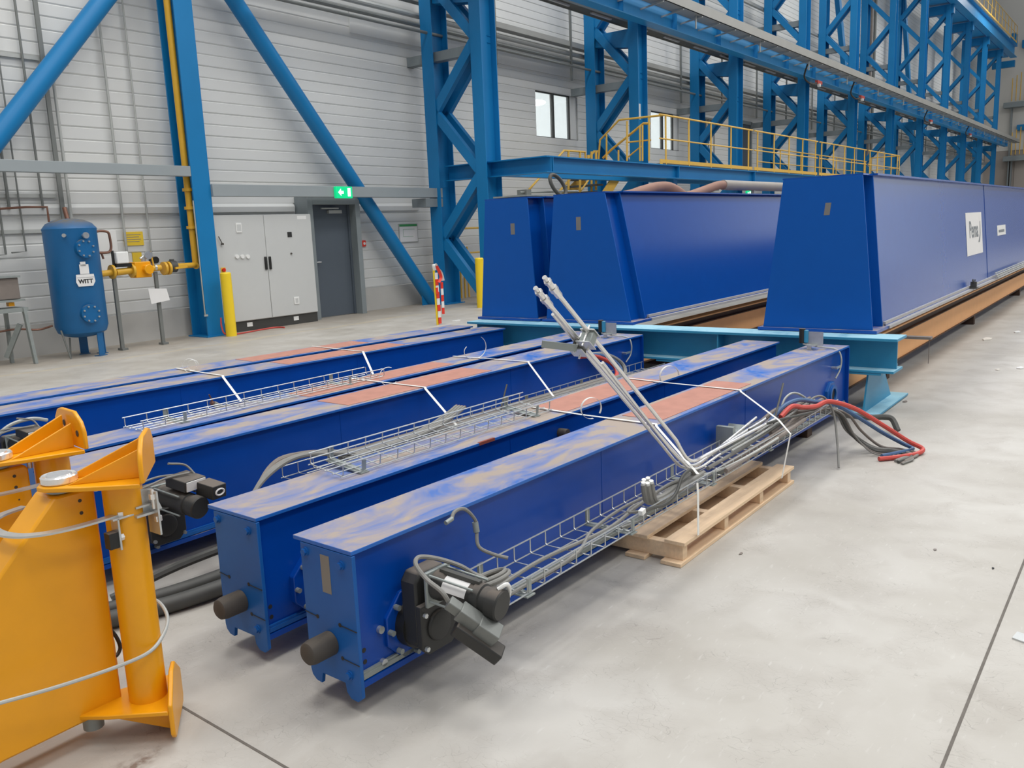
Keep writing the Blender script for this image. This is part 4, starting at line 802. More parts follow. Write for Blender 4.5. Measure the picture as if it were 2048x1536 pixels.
lab = build(MB().prism([p+n*.012+s*a+up*b_ for a, b_ in ((-.115,.05),(.115,.05),(.125,-.05),(.09,-.11),(-.1,-.11),(-.125,-.05))], n*.003).ob(p+n*.014+up*.12, (.12,.003,.13), s, n).ob(p+n*.014+up*.19-s*.01, (.07,.003,.06), s, n), 'tank_label', 'paper', E, label='white maker label reading WITT')
text('label_lettering', 'WITT', .075, 'textblack', lab, p+n*.0165-up*.045, s, up, bold=.003)
build(MB().bar(p+n*.0165-s*.11+up*.01, p+n*.0165+s*.11+up*.01, .004, .002), 'label_line', 'textgrey', lab)
build(MB().tube(smooth([(6.12,11.97,1.70),(6.22,11.97,1.72),(6.33,11.97,1.70),(6.35,11.97,1.62),(6.35,11.97,1.48),(6.30,11.97,1.42),(6.13,11.97,1.42)],5), .018, 10).tube([(6.2,11.97,1.42),(6.22,11.97,1.33)], .015), 'bypass_pipe', 'copper', E, label='bent copper brown pipe loop')
build(MB().tube(smooth([(5.46,12.1,.46),(5.3,12.2,.42),(5.0,12.2,.46),(4.5,12.2,.42)],5), .014, 8), 'drain_hose', 'copper', E)
build(MB().cyl((5.47,11.9,.4),(5.53,11.85,0),.012).cyl((5.62,12.0,.28),(5.60,12.0,.0),.012), 'drain_pipe', 'conduit', E)
build(MB().cyl((5.83,12.05,1.88),(5.83,12.1,2.05),.03).tube([(5.6,12.1,1.86),(5.6,12.1,2.06),(5.42,12.3,2.07),(5.0,12.6,2.05)],.016), 'top_pipe', 'copper', E)
# notices, papers
n_ = thing(MB().box(7.00,7.31,WY-.035,WY-.014,1.50,1.71), 'notice_plate', 'signy', 'larger yellow notice plate on the wall above the valves', 'sign', 'yellow notices')
for k in range(4): build(MB().box(7.04,7.27-.03*(k % 2),WY-.037,WY-.035,1.66-.035*k,1.668-.035*k), 'print_line', 'textgrey', n_)
thing(MB().box(7.10,7.25,WY-.035,WY-.014,1.16,1.39), 'notice_plate', 'signy', 'smaller yellow notice plate just behind the valve body', 'sign', 'yellow notices')
thing(MB().box(6.35,6.88,WY-.03,WY-.014,1.42,1.74), 'foam_patch', 'white', 'upper white patch plate on the wall right of the tank', 'panel', 'white patch plates')
thing(MB().box(6.33,6.9,WY-.03,WY-.014,1.05,1.36), 'foam_patch', 'white', 'lower white patch plate on the wall behind the meter', 'panel', 'white patch plates')
thing(MB().prism([Y_(u, v, 11.95) for u, v in ((296,577),(333,577),(340,600),(303,608))], (0,.003,0)), 'paper_sheet', 'paper', 'tilted white sheet of paper tied to the valve support leg', 'paper')
thing(MB().box(6.32,6.45,12.55,12.62,.42,.62), 'wall_box', 'white', 'small pale box low on the wall right of the tank', 'box', bevel=.02)
# bench with dark box at the far left
E = empty('work_stand', (4.9,12.05,0), 0, 'grey folding stand with a dark panel box at the left edge', 'stand')
build(MB().box(4.2,5.05,11.98,12.28,.87,1.15), 'panel_box', 'brownpipe', E, bevel=.01)
build(MB().box(4.2,5.07,11.95,12.3,1.15,1.175).box(4.2,5.09,11.95,12.3,.84,.865).box(4.2,5.11,11.94,12.32,.70,.755), 'shelf', 'dzinc', E)
build(MB().bar((5.06,11.96,.75),(5.09,11.9,.0),.04,.06).bar((4.95,12.26,.72),(4.97,12.33,.0),.04,.05).bar((5.02,12.05,.53),(4.86,12.2,.10),.05,.06), 'leg', 'dzinc', E)
build(MB().box(4.9,4.97,12.0,12.08,.78,.83), 'orange_block', 'yellow', E)
# conduits and perforated channels on the wall left of the column
for k, (x0, z0, z1, r, mt, lab) in enumerate(((5.25,1.45,8,.016,'conduit','thin vertical conduit at the far left'),(5.38,2.06,8,.022,'conduit','vertical conduit left of the tank ending in an elbow'),(5.52,1.48,8,.012,'conduit','thin vertical conduit second from the tank'),(5.83,2.06,8,.018,'conduit','vertical conduit above the tank'),(6.99,1.36,8,.02,'lconduit','pale vertical conduit above the valve train'),(7.39,1.32,8,.014,'lconduit','thin pale conduit ending in a black socket'))):
    t = thing(MB().tube([(x0,WY-.08,z1),(x0,WY-.08,z0)]+([(x0-.2,WY-.1,z0-.01)] if k in (0,2) else []), r, 8), 'wall_conduit', mt, lab, 'conduit', 'conduits on the side wall')
    if k == 5: build(MB().cyl((x0+.03,WY-.02,z0-.06),(x0+.03,WY-.14,z0-.06),.055,14), 'socket', 'black', t)
E = empty('mounting_channel', (6.12,12.68,2), 0, 'perforated grey channel with twin pipes rising from the tank', 'channel')
build(MB().box(6.06,6.12,WY-.12,WY-.09,1.92,9), 'channel', 'conduit', E)
build(MB().cyl((6.2,WY-.1,1.92),(6.2,WY-.1,4.0),.022).bar((6.2,WY-.3,3.98),(6.42,WY-.12,4.08),.035,.035), 'riser_pipe', 'lconduit', E)
for z, x1 in ((4.1,6.1),(2.22,6.05),(1.73,5.9)): thing(MB().box(4.6,x1,WY-.06,WY-.03,z,z+.05), 'mounting_channel', 'lconduit', 'horizontal perforated channel on the left wall, %s' % {4.1:'the highest',2.22:'just above the tank',1.73:'behind the tank top'}[z], 'channel', 'horizontal channels')

# control cabinet
cx0, cx1, cy = 8.21, 10.20, 12.20
E = empty('control_cabinet', (9.2,12.4,0), 0, 'light grey two-door control cabinet on a dark plinth', 'cabinet')
build(MB().box(cx0,cx1,cy+.02,cy+.42,.17,1.925), 'body', 'greybox', E, bevel=.006)
build(MB().box(cx0+.01,cx1-.0,cy+.03,cy+.42,.0,.17), 'plinth', 'dgrey', E)
xm = 9.185
dl = build(MB().box(cx0+.004,xm-.005,cy,cy+.019,.18,1.918), 'door', 'greybox', E, bevel=.004); dr_ = build(MB().box(xm+.005,cx1-.004,cy,cy+.019,.18,1.918), 'door', 'greybox', E, bevel=.004)
for x, d_ in ((xm-.045,dl),(xm+.045,dr_)): build(MB().box(x-.02,x+.02,cy-.03,cy,1.0,1.22), 'door_handle', 'black', d_, bevel=.008)
for k in range(3): q = Y_(473+11*k,513,cy); build(MB().cyl((q.x,cy,q.z),(q.x,cy-.025,q.z),.034,20), 'indicator_lamp', 'white', dl)
q = Y_(477,455,cy); build(MB().box(q.x-.055,q.x+.055,cy-.012,cy,q.z-.085,q.z+.075), 'vent_grille', 'white', dl, bevel=.005); build(MB().box(q.x-.04,q.x+.04,cy-.0135,cy-.012,q.z-.06,q.z+.05), 'vent_slats', 'greybox', dl)
q = Y_(593,601,cy); build(MB().box(q.x-.055,q.x+.055,cy-.012,cy,q.z-.065,q.z+.065), 'vent_grille', 'white', dr_, bevel=.005); build(MB().box(q.x-.03,q.x+.03,cy-.0135,cy-.012,q.z-.04,q.z+.04), 'vent_slats', 'greybox', dr_)
q = Y_(579,469,cy); build(MB().box(q.x-.045,q.x+.045,cy-.008,cy,q.z-.045,q.z+.045), 'display', 'textblack', dr_)
q = Y_(582,507,cy); build(MB().cyl((q.x,cy,q.z),(q.x,cy-.02,q.z),.015), 'lock', 'rubber', dr_)
q = Y_(446,540,cy); build(MB().box(q.x-.04,q.x+.045,cy-.01,cy,q.z-.05,q.z+.04), 'switch_plate', 'signy', dl); build(MB().cyl((q.x,cy,q.z),(q.x,cy-.04,q.z),.03).box(q.x-.008,q.x+.008,cy-.05,cy-.035,q.z-.03,q.z+.03), 'main_switch', 'tapered', dl, label='red main switch')
q = Y_(604,435,cy); build(MB().box(q.x-.11,q.x+.09,cy-.002,cy,q.z-.03,q.z+.03), 'info_sticker', 'white', dr_)
a, b_ = Y_(437,473,cy-.03), Y_(445,488,cy-.03); build(MB().bar(a, b_, .01, .01).ob(b_, (.04,.02,.03), (1,0,0)), 'key_tag', 'rubber', dl)
for u, v in ((499,641),(592,630)): q = Y_(u,v,cy+.03); build(MB().box(q.x-.055,q.x+.055,cy+.028,cy+.03,.07,.14), 'plinth_sticker', 'white', E)
# exit sign, call point, plan
E = empty('exit_sign', (10.86,12.0,2.2), 0, 'lit green exit sign with arrow and doorway on the grey rail over the door', 'sign')
build(MB().box(10.655,11.05,11.985,12.05,2.19,2.40), 'housing', 'exitg', E, bevel=.01)
build(MB().prism([(10.70,11.984,2.295),(10.77,11.984,2.36),(10.77,11.984,2.32),(10.83,11.984,2.32),(10.83,11.984,2.27),(10.77,11.984,2.27),(10.77,11.984,2.23)], (0,-.002,0)).box(10.93,11.0,11.982,11.984,2.225,2.37), 'pictogram', 'exitw', E)
E = empty('alarm_button', (12.0,12.75,1.3), 0, 'small red fire alarm button right of the door', 'alarm')
q = Y_(728,487,WY-.05); build(MB().box(q.x-.05,q.x+.05,WY-.06,WY-.01,q.z-.06,q.z+.06), 'case', 'tapered', E, bevel=.01); build(MB().cyl((q.x,WY-.06,q.z),(q.x,WY-.066,q.z),.028), 'glass_disc', 'white', E)
a = Y_(796,448,WY-.02); b_ = Y_(836,484,WY-.02); E = empty('escape_plan', a, 0, 'framed escape plan with green header on the wall behind the brace', 'poster')
build(MB().box(a.x,b_.x,WY-.035,WY-.014,b_.z,a.z), 'frame', 'lconduit', E); build(MB().box(a.x+.02,b_.x-.02,WY-.037,WY-.035,b_.z+.02,a.z-.06), 'sheet', 'paper', E); build(MB().box(a.x+.02,b_.x-.02,WY-.037,WY-.035,a.z-.055,a.z-.01), 'header', 'green', E)
build(MB().box(a.x+.12,b_.x-.15,WY-.038,WY-.037,b_.z+.12,b_.z+.126).box(a.x+.12,a.x+.126,WY-.038,WY-.037,b_.z+.12,a.z-.12).box(a.x+.12,b_.x-.1,WY-.038,WY-.037,a.z-.12,a.z-.114), 'plan_lines', 'green', E)
# bollards, barrier post with tape
thing(MB().lathe((8.11,11.87,0), [(0,0),(.085,0),(.085,1.0),(.07,1.018),(0,1.02)], 24), 'bollard', 'boll', 'yellow bollard in front of the blue column and cabinet', 'bollard', 'yellow bollards')
thing(MB().lathe((13.11,10.74,0), [(0,0),(.085,0),(.085,.96),(.07,.98),(0,.985)], 24), 'bollard', 'boll', 'yellow bollard left of the box girders', 'bollard', 'yellow bollards')
E = empty('barrier_post', (10.42,9.47,0), 0, 'warning post wrapped in loose red and white barrier tape', 'post')
build(MB().cyl((10.40,9.47,0),(10.38,9.47,.96),.02,12), 'post', 'boll', E)
for k in range(8):
    z = .02+.105*k
    build(MB().ob((10.43-.004*k,9.44,z+.052), (.07,.012,.105), (1,.1,0), (0,1,0)), 'tape_stripe', 'tapered' if k % 2 == 0 else 'white', E)
    if 1 <= k <= 5: build(MB().ob((10.50,9.42,z+.10), (.05,.012,.105), (1,-.1,0), (0,1,0)), 'tape_stripe', 'white' if k % 2 == 0 else 'tapered', E)
build(MB().ribbon(smooth([(10.36,9.43,.9),(10.33,9.42,.98),(10.37,9.42,1.0),(10.42,9.42,.93),(10.5,9.42,.85),(10.54,9.42,.72)],4), .05, (.5,-.8,.2)), 'tape_tail', 'white', E)
build(MB().ribbon(smooth([(10.39,9.415,.97),(10.44,9.41,.88),(10.48,9.41,.78),(10.42,9.41,.70)],4), .05, (.6,-.7,.2)).ribbon(smooth([(10.36,9.41,.62),(10.37,9.41,.52)],4), .06, (1,0,0)), 'tape_tail', 'tapered', E)
cable([(8.02,11.98,.30),(8.0,11.95,.15),(8.05,11.92,.03),(8.4,11.95,.012),(8.8,12.05,.012),(9.1,12.08,.014),(9.2,11.98,.012),(9.18,11.9,.012)], .013, 'red', 'red hose on the floor in front of the cabinet plinth', 'hose', 'hose')

# ================================================================== FLOOR LITTER AND FLOOR BOX
E = empty('floor_plate', (3.5,.31,0), 0, 'pale steel floor socket plate at the right edge with bluish stain', 'floor plate')
build(MB().prism([Z_(2024,1278,0),Z_(2100,1306,0),Z_(2125,1292,0),Z_(2034,1266,0)], (0,0,.006)), 'plate', 'zinc', E)
for n, (u, v, s, mt, lab) in enumerate(((1975,679,.11,'cream','long pale flake of debris near the orange rail, leftmost'),(2035,665,.07,'white','white scrap on the floor at the right edge near the rail'),(2040,737,.05,'white','white scrap at the right edge, nearer the camera'),(1995,740,.035,'cream','small pale crumb beside the white scrap'),(1870,1100,.012,'brownpipe','tiny brown crumb on the open floor right of the pallet'),(1986,1137,.01,'textblack','tiny black crumb by the floor joint'),(1482,1108,.015,'brownpipe','tiny crumb in front of the pallet'),(913,642,.09,'white','white scrap beyond the rear girders'),(1810,804,.03,'brownpipe','brown sliver beside the light blue foot'))):
    p = Z_(u, v, 0); a = [(p.x+s*math.cos(t)*(1+.3*math.sin(3*t+n)), p.y+s*.5*math.sin(t)*(1+.25*math.cos(2*t+n)), .001) for t in [2*PI*k/9 for k in range(9)]]
    thing(MB().prism(a, (0,0,min(.012, s*.2))), 'debris_scrap', mt, lab, 'debris', 'scraps on the floor')

# ================================================================== LATTICE COLUMNS
def lattice(X, label, zt=13.2):
    E = empty('lattice_column', (X+.24,11.5,0), 0, label, 'column', 'blue lattice columns')
    for ya, yb, nm in ((10.72,10.99,'front_chord'),(11.97,12.27,'rear_chord')):
        m = MB().box(X,X+.02,ya,yb,.02,zt).box(X+.46,X+.48,ya,yb,.02,zt).box(X+.02,X+.46,(ya+yb)/2-.008,(ya+yb)/2+.008,.02,zt)
        build(m, nm, 'steelblue', E)
    z = .1; k = 0
    while z < zt-1.2:
        y0, y1 = (10.9, 12.05) if k % 2 == 0 else (12.05, 10.9)
        for xo in (.035, .36): build(MB().bar((X+xo+.045,y0,z), (X+xo+.045,y1,z+1.27), .11, .19, up=(0,0,1)), 'brace', 'steelblue', E)
        z += 1.27; k += 1
    build(MB().box(X-.05,X+.53,10.65,11.05,0,.02).box(X-.05,X+.53,11.9,12.33,0,.02), 'base_plate', 'steelblue', E)
    return E
ORD = ['nearest', 'second', 'third', 'fourth', 'fifth', 'sixth', 'seventh', 'eighth', 'ninth', 'tenth', 'farthest']
for k in range(11):
    if k == 0: first = lattice(13.45, 'blue zigzag lattice column, the nearest one, by the escape plan')
    else:
        c = copy_tree(first); c.location.x = 13.69+6.2*k; c['label'] = 'blue zigzag lattice column, the %s one counted from the door' % ORD[k]
thing(MB().box(19.78,19.9,10.714,10.719,4.15,4.5), 'column_plate', 'white', 'white number plate on the second lattice column above the yellow railing', 'sign', par=None) if False else thing(MB().box(19.8,19.98,10.86,10.862,4.12,4.50).box(19.8,19.98,10.84,10.86,4.12,4.50), 'column_plate', 'white', 'white number plate on the second lattice column above the railing', 'sign')
# vertical cross bracing between far columns
for k, (xa, xb) in enumerate(((39.2,44.6),(51.6,56.9))): thing(MB().bar((xa,12.1,13),(xb,12.1,1.0),.2,.3), 'cross_brace', 'steelblue', 'steep blue cross brace between lattice columns, the %s one' % ['nearer','farther'][k], 'brace', 'steep cross braces')
# grey cross ties at the column heads
for k in range(11):
    X = 13.45+6.2*k
    thing(MB().box(X+.1,X+.3,11.02,12.9,4.9,5.08), 'cross_tie', 'frame', 'grey tie through the %s lattice column below the runway' % ORD[k], 'tie', 'grey ties below the runway')
    if k: thing(MB().box(X+.1,X+.3,11.02,12.9,8.25,8.45), 'cross_tie', 'frame', 'grey tie through the %s lattice column above the runway' % ORD[k], 'tie', 'grey ties above the runway')

# ------------------------------------------------------------------ lower crane runway with tray
E = empty('crane_runway', (45,10.5,6.33), 0, 'blue crane runway beam in front of the lattice columns', 'runway beam')
x0, x1 = 9.0, 79.0
build(MB().box(x0,x1,10.36,10.66,6.33,6.355).box(x0,x1,10.33,10.69,6.93,6.965).box(x0,x1,10.5,10.515,6.355,6.93), 'beam_profile', 'steelblue_lit', E)
for k in range(24): x = 15.6+2.75*k; build(MB().box(x,x+.02,10.37,10.5,6.355,6.93), 'stiffener', 'steelblue_lit', E)
for k in range(11):
    X = 13.45+6.2*k; build(MB().prism([(X+.1,11.0,6.3),(X+.1,12.0,6.3),(X+.1,12.0,6.0),(X+.1,11.0,5.85)], (.26,0,0)), 'head_bracket', 'steelblue', E)
E = empty('runway_cable_tray', (45,9.9,6.75), 0, 'wide galvanised cable tray carried outboard of the runway beam', 'cable tray')
build(MB().box(12,81.5,9.86,9.875,6.70,6.95).box(12,81.5,9.86,10.26,6.70,6.715).box(12,81.5,10.25,10.26,6.70,6.83), 'tray_channel', 'tray', E)
for k in range(62): x = 14+1.08*k; build(MB().bar((x,9.88,6.68),(x,10.5,6.60),.04,.035), 'bracket_arm', 'lconduit', E)
for k in range(14): x = 17+4.4*k; build(MB().box(x,x+.035,9.98,10.01,6.38,6.70), 'drop_rod', 'lconduit', E)
# catwalk, trunking and pipes behind
E = empty('catwalk', (45,11.3,6.2), 0, 'dark grating catwalk behind the runway beam', 'catwalk')
build(MB().box(9,79,11.02,11.35,6.46,6.49), 'grating', 'grating', E); build(MB().box(9,79,11.35,11.37,6.44,6.56).box(9,79,11.0,11.02,6.44,6.56), 'edge_beam', 'conduit', E)
for k in range(36): x = 14.5+1.85*k; build(MB().box(x,x+.9,11.12,11.18,6.42,6.455), 'strip_light', 'lampsh', E)
for k, (y, z, r, mt, lab) in enumerate(((12.45,5.85,.055,'lconduit','pale service pipe along the wall above the windows'),(12.3,5.62,.04,'conduit','grey service pipe below the pale one along the wall'),(12.55,6.15,.05,'conduit','grey service pipe nearest the wall'),(12.1,5.45,.03,'conduit','thin lowest service pipe behind the columns'))):
    thing(MB().cyl((8.6,y,z),(80,y,z),r,10), 'service_pipe', mt, lab, 'pipe', 'service pipes behind the columns')
thing(MB().box(14.2,80,12.28,12.5,5.98,6.10), 'cable_trunking', 'tray', 'pale cable trunking running behind the lattice columns', 'trunking')
thing(MB().box(20,80,12.3,12.4,9.0,9.1), 'cable_trunking', 'tray', 'upper cable trunking running behind the lattice columns above the runway', 'trunking')
m = []
for k in range(22): x = 15.9+3.1*k; thing(MB().box(x,x+.05,12.25,12.3,5.15,7.6), 'hanger_rod', 'conduit', 'thin vertical hanger rod behind the columns, %s from the near end' % ['1st','2nd','3rd','4th','5th','6th','7th','8th','9th','10th','11th','12th','13th','14th','15th','16th','17th','18th','19th','20th','21st','22nd'][k], 'rod', 'hanger rods')
# small fittings below the runway: red and white cable reels / plugs
for k, x in enumerate((32.0,37.5,50.5,62.0)):
    E = empty('festoon_trolley', (x,10.4,6.0), 0, 'red and black cable trolley hanging under the runway, the %s one' % ORD[k], 'trolley', 'cable trolleys')
    build(MB().box(x,x+.5,10.25,10.35,6.18,6.29), 'housing', 'red', E); build(MB().box(x+.1,x+.25,10.22,10.3,6.08,6.18), 'plug', 'white', E); build(MB().tube(smooth([(x,10.3,6.2),(x-.6,10.3,6.1),(x-1.3,10.3,6.25),(x-1.6,10.1,6.6)],4), .03), 'cable', 'black', E)
# tall pale pipes and ladder between the columns
for k, (x, r, mt, lab) in enumerate(((33.6,.11,'lconduit','tall pale downpipe behind the fourth lattice column'),(46.8,.12,'brownpipe','tall brownish pipe between far lattice columns'),(47.6,.08,'conduit','tall grey pipe beside the brownish one'),(66.5,.12,'lconduit','pale downpipe near the far end'))):
    thing(MB().cyl((x,12.45,0),(x,12.45,15),r,12), 'downpipe', mt, lab, 'pipe', 'tall vertical pipes')
m = MB().box(45.9,45.95,12.4,12.45,0,15).box(46.35,46.4,12.4,12.45,0,15)
for k in range(48): m.box(45.95,46.35,12.41,12.44,.3*k+.2,.3*k+.23)
thing(m, 'wall_ladder', 'conduit', 'thin fixed ladder on the wall between far lattice columns', 'ladder')
m = MB()
for k in range(7): m.tube([(27.1+.22*k,12.6,2.6),(27.1+.22*k,12.6,4.9)], .02, 6)
m.box(26.9,28.8,12.58,12.795,4.9,4.95).box(26.9,28.8,12.58,12.795,2.55,2.6); thing(m, 'pipe_manifold', 'conduit', 'rack of thin vertical pipes behind the third lattice column', 'pipe rack')
# upper runway with walkway rail near the far end
E = empty('crane_runway', (60,10.5,13.2), 0, 'upper blue crane runway high at the far end', 'runway beam')
build(MB().box(40,80.5,10.3,10.75,13.2,13.24).box(40,80.5,10.3,10.75,14.0,14.04).box(40,80.5,10.5,10.53,13.24,14.0).box(40,80.5,10.9,12.2,13.3,13.36), 'beam_profile', 'steelblue_lit', E)
build(MB().box(79.5,80.3,10.3,10.7,14.04,14.9), 'end_stop', 'steelblue', E)
for k in range(12): X = 13.45+6.2*k; build(MB().box(X+.05,X+.43,10.6,12.2,12.7,13.2), 'head_beam', 'steelblue', E) if k > 3 else None
def railing(pts, posts, H, label, kick=True, r=.022, mid=True, parent=None):
    E = empty('railing', pts[0], 0, label, 'railing', 'yellow railings')
    P = [Vector(p) for p in pts]
    build(MB().tube([p+Vector((0,0,H)) for p in P], r, 8), 'top_rail', 'yrail', E)
    if mid: build(MB().tube([p+Vector((0,0,H*.52)) for p in P], r*.8, 8), 'mid_rail', 'yrail', E)
    for q in posts: q = Vector(q); build(MB().tube([q, q+Vector((0,0,H))], r, 8), 'post', 'yrail', E)
    if kick:
        for a, b_ in zip(P, P[1:]): build(MB().bar(a+Vector((0,0,.06)), b_+Vector((0,0,.06)), .012, .11), 'toe_board', 'yrail', E)
    return E
railing([(52,10.2,14.05),(79,10.2,14.05)], [(52+1.5*k,10.2,14.05) for k in range(19)], 1.2, 'yellow railing on the high runway walkway at the far end')
for n, (y, z) in enumerate(((11.0,10.2),(10.8,5.9))):
    E = empty('ladder_cage', (83.4,y,z), 0, 'yellow caged ladder on the far end wall, %s' % ['upper','lower'][n], 'ladder', 'yellow caged ladders')
    for q in range(5): build(MB().tube([(83.2,y-.15-.3*q,z),(83.2,y-.15-.3*q,z+2.6-.2*(4-q))], .035, 6), 'upright', 'yrail', E)
    build(MB().box(83,84.02,y-1.5,y+.4,z-.5,z-.1).box(83.6,84.02,y-.2,y-.1,0,z-.5), 'platform', 'frame', E)
for q in range(4): thing(MB().tube([(72.8+.25*q,12.5,0),(72.8+.25*q,12.5,12.6)], .045, 6), 'ladder_upright', 'yrail', 'yellow ladder upright near the far corner, %s of four' % ORD[q], 'ladder', 'yellow uprights in the far corner')

# ------------------------------------------------------------------ service platform with yellow railings
YB = 9.40; zt = 2.85
E = empty('service_platform', (27,YB,2.54), 0, 'blue steel service platform standing behind the box girders', 'platform')
build(MB().box(13.8,42,YB,YB+.2,zt-.022,zt).box(13.8,42,YB,YB+.2,2.54,2.56).box(13.8,42,YB+.09,YB+.105,2.56,zt-.022), 'edge_beam', 'steelblue', E)
build(MB().box(13.62,13.80,YB,11.98,zt-.022,zt).box(13.62,13.80,YB,11.98,2.54,2.56).box(13.77,13.785,YB,11.98,2.56,zt-.022), 'end_beam', 'steelblue', E)
build(MB().box(13.8,42,10.4,10.6,2.54,2.80), 'rear_beam', 'steelblue', E)
for x in (13.83, 19.2, 24.0, 30.0, 36.0, 41.8): build(MB().box(x,x+.02,YB+.0,YB+.2,2.56,zt-.022), 'stiffener', 'steelblue', E)
build(MB().box(18.4,42,YB+.02,10.7,zt,zt+.03), 'deck', 'grating', E)
for x in (19.3, 30.5, 41.5): build(MB().box(x,x+.2,YB+.2,YB+.4,0,2.54), 'platform_leg', 'steelblue', E)
xs = lambda u, v=300: Y_(u, v, YB).x
R1 = [18.4]+[xs(u) for u in (1338,1380,1424,1464,1499,1506)]
secs = [(1322,1507,(1334,1380,1424,1464,1499)),(1511,1637,(1517,1550,1580,1607,1633)),(1641,1735,(1645,1669,1691,1711,1731)),(1739,1801,(1742,1757,1771,1785,1797))]
for n, (a, b_, ps) in enumerate(secs):
    railing([(xs(a),YB+.03,zt),(xs(b_),YB+.03,zt)], [(xs(u),YB+.03,zt) for u in ps], 1.11, 'yellow railing panel on the service platform edge, %s from the left' % ['first','second','third','last'][n])
railing([(xs(1801),YB+.03,zt),(xs(1801),10.6,zt)], [(xs(1801),YB+.03,zt),(xs(1801),10.6,zt)], 1.11, 'yellow railing closing the far end of the service platform')
railing([(27.5,10.7,zt),(40.2,10.7,zt)], [(27.5+2.1*k,10.7,zt) for k in range(7)], .95, 'yellow rear railing of the service platform')
# stairs down from the platform
E = empty('steel_staircase', (17.5,10.8,0), 0, 'yellow railed steel stairs leading down from the left end of the platform', 'stairs')
def rail_px(pl, r=.024): return MB().tube(pl, r, 8)
XA = 18.5
q = [Z_(1318,228,4.0), X_(1238,240,XA), X_(1200,280,XA), X_(1197,318,XA)]
build(rail_px([(XA,YB+.03,3.96),(XA,q[1].y,q[1].z),(XA,q[2].y,q[2].z),(XA,q[3].y,q[3].z)]), 'handrail', 'yrail', E)
q2 = [X_(1300,247,XA+.25), X_(1287,247,XA+.25), X_(1222,300,XA+.25), X_(1206,316,XA+.25)]
build(rail_px(q2, .03), 'handrail', 'yrail', E)
build(rail_px([X_(1252,285,XA+.1),X_(1302,280,XA+.1)], .018).tube([X_(1255,315,XA+.1),X_(1282,293,XA+.1)], .018), 'mid_rail', 'yrail', E)
for u, va, vb in ((1254,242,322),(1213,268,320),(1280,250,322),(1285,250,322),(1298,235,322),(1237,300,322)):
    build(MB().tube([X_(u,va,XA), X_(u,vb,XA)], .022, 8), 'post', 'yrail', E)
yl = 11.0
build(rail_px([Y_(1043,396,yl),Y_(1128,301,yl),Y_(1170,304,yl),Y_(1172,330,yl)]), 'handrail', 'yrail', E)
build(rail_px([Y_(1104,400,yl+.6),Y_(1188,303,yl+.6),Y_(1198,303,yl+.6)], .03), 'handrail', 'yrail', E)
build(rail_px([Y_(1160,384,yl),Y_(1183,352,yl)], .02), 'mid_rail', 'yrail', E)
for u, va, vb in ((1137,302,380),(1160,303,384),(1183,303,385),(1192,303,380),(1176,310,330)): build(MB().tube([Y_(u,va,yl),Y_(u,vb,yl)], .028, 8), 'post', 'yrail', E)
a, b_ = Y_(1208,388,10.5), Y_(1232,352,10.5); build(MB().bar(a+Vector((0,0,-.3))-Vector((.3,0,0)), b_+Vector((.25,0,.15)), .02, .28), 'stringer', 'yrail', E)
build(MB().bar((16.0,11.7,1.4),(18.6,11.7,2.7),.02,.25), 'stringer', 'yrail', E)
for k in range(9): build(MB().box(15.8+.26*k,16.1+.26*k,10.75,11.7,1.25+.17*k,1.29+.17*k), 'tread', 'grating', E)
build(MB().box(18.2,19.2,10.7,11.9,2.78,2.82).box(18.3,18.42,YB+.2,10.7,2.80,2.86), 'landing', 'yrail', E)
railing([(13.75,12.32,.45),(15.3,12.32,.45)], [(13.85+.13*k,12.32,.05) for k in range(7)], 1.12, 'yellow railing on the ground seen through the nearest lattice column', kick=False)

# ================================================================== LAMPS, SKYLIGHT AMBIENCE, CAMERA
wd = bpy.data.worlds.new('hall daylight'); SC.world = wd; wd.use_nodes = True
bg = wd.node_tree.nodes['Background']; nt = wd.node_tree
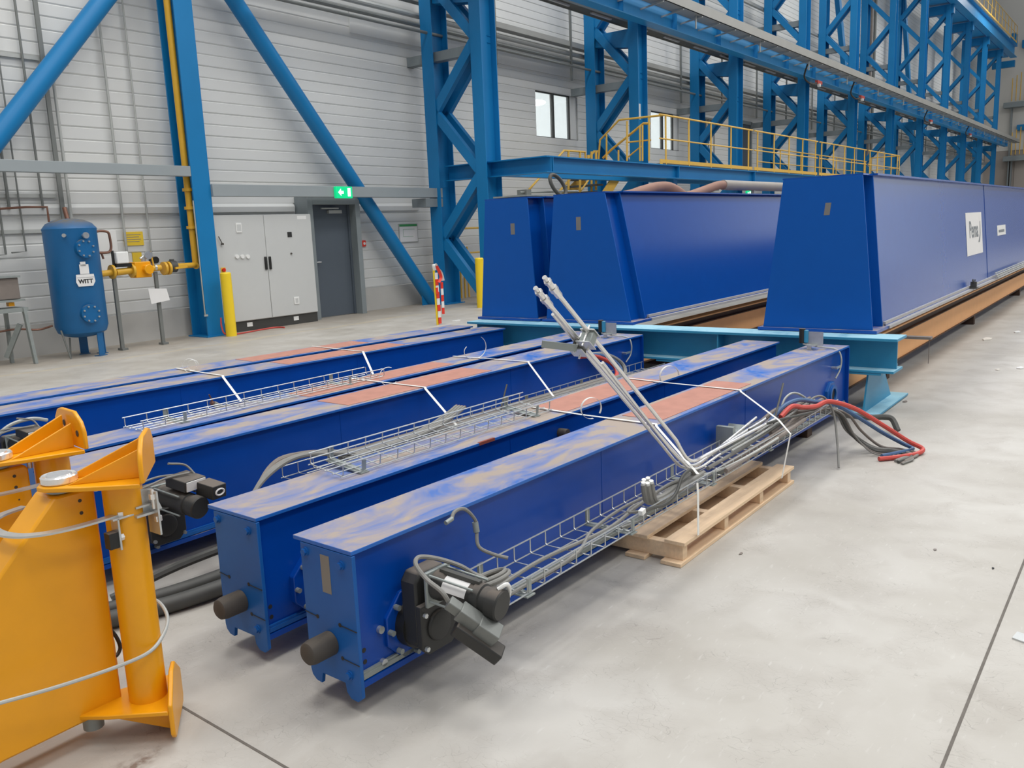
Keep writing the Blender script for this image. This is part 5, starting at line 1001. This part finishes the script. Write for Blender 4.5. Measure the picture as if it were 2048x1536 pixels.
# diffuse daylight of the hall, plus an added bright lobe for the girder side reflections
tc = nt.nodes.new('ShaderNodeTexCoord'); dp = nt.nodes.new('ShaderNodeVectorMath'); dp.operation = 'DOT_PRODUCT'; dp.inputs[1].default_value = Vector((.978,-.208,.05)).normalized()
nm = nt.nodes.new('ShaderNodeVectorMath'); nm.operation = 'NORMALIZE'; nt.links.new(tc.outputs['Generated'], nm.inputs[0]); nt.links.new(nm.outputs[0], dp.inputs[0])
mr = nt.nodes.new('ShaderNodeMapRange'); mr.interpolation_type = 'SMOOTHSTEP'; mr.inputs[1].default_value = .970; mr.inputs[2].default_value = .994; mr.inputs[3].default_value = 0; mr.inputs[4].default_value = 1.5; nt.links.new(dp.outputs['Value'], mr.inputs[0])
sz = nt.nodes.new('ShaderNodeSeparateXYZ'); nt.links.new(nm.outputs[0], sz.inputs[0])
mz = nt.nodes.new('ShaderNodeMapRange'); mz.inputs[1].default_value = .0; mz.inputs[2].default_value = .6; mz.inputs[3].default_value = .30; mz.inputs[4].default_value = .68; nt.links.new(sz.outputs['Z'], mz.inputs[0])
ad = nt.nodes.new('ShaderNodeMath'); ad.operation = 'ADD'; nt.links.new(mr.outputs[0], ad.inputs[0]); nt.links.new(mz.outputs[0], ad.inputs[1])
nt.links.new(ad.outputs[0], bg.inputs[1]); bg.inputs[0].default_value = (.93, .965, 1, 1)
def lamp(x, y, z, sx_, sy_, p):
    l = bpy.data.lights.new('high_bay_light', 'AREA'); l.shape = 'RECTANGLE'; l.size = sx_; l.size_y = sy_; l.energy = p; l.color = (1, .985, .955)
    o = bpy.data.objects.new('high_bay_light', l); COL.objects.link(o); o.location = (x, y, z); return o
for x in (-2, 6, 14, 24, 36, 50, 66):
    for y in (-9, -1, 7): lamp(x, y, 15.5, 3.5, 3.0, 540)
cam = bpy.data.cameras.new('camera'); co = bpy.data.objects.new('camera', cam); COL.objects.link(co)
cam.sensor_width = 36; cam.lens = 36*F_/2048; cam.clip_start = .05; cam.clip_end = 300
co.matrix_world = Matrix(((_r.x, -_d.x, -_f.x, 0), (_r.y, -_d.y, -_f.y, 0), (_r.z, -_d.z, -_f.z, EYE), (0, 0, 0, 1)))
SC.camera = co
vs_ = SC.view_settings; vs_.view_transform = 'Standard'; vs_.look = 'None'; vs_.exposure = -0.28; vs_.gamma = 1; vs_.use_curve_mapping = False
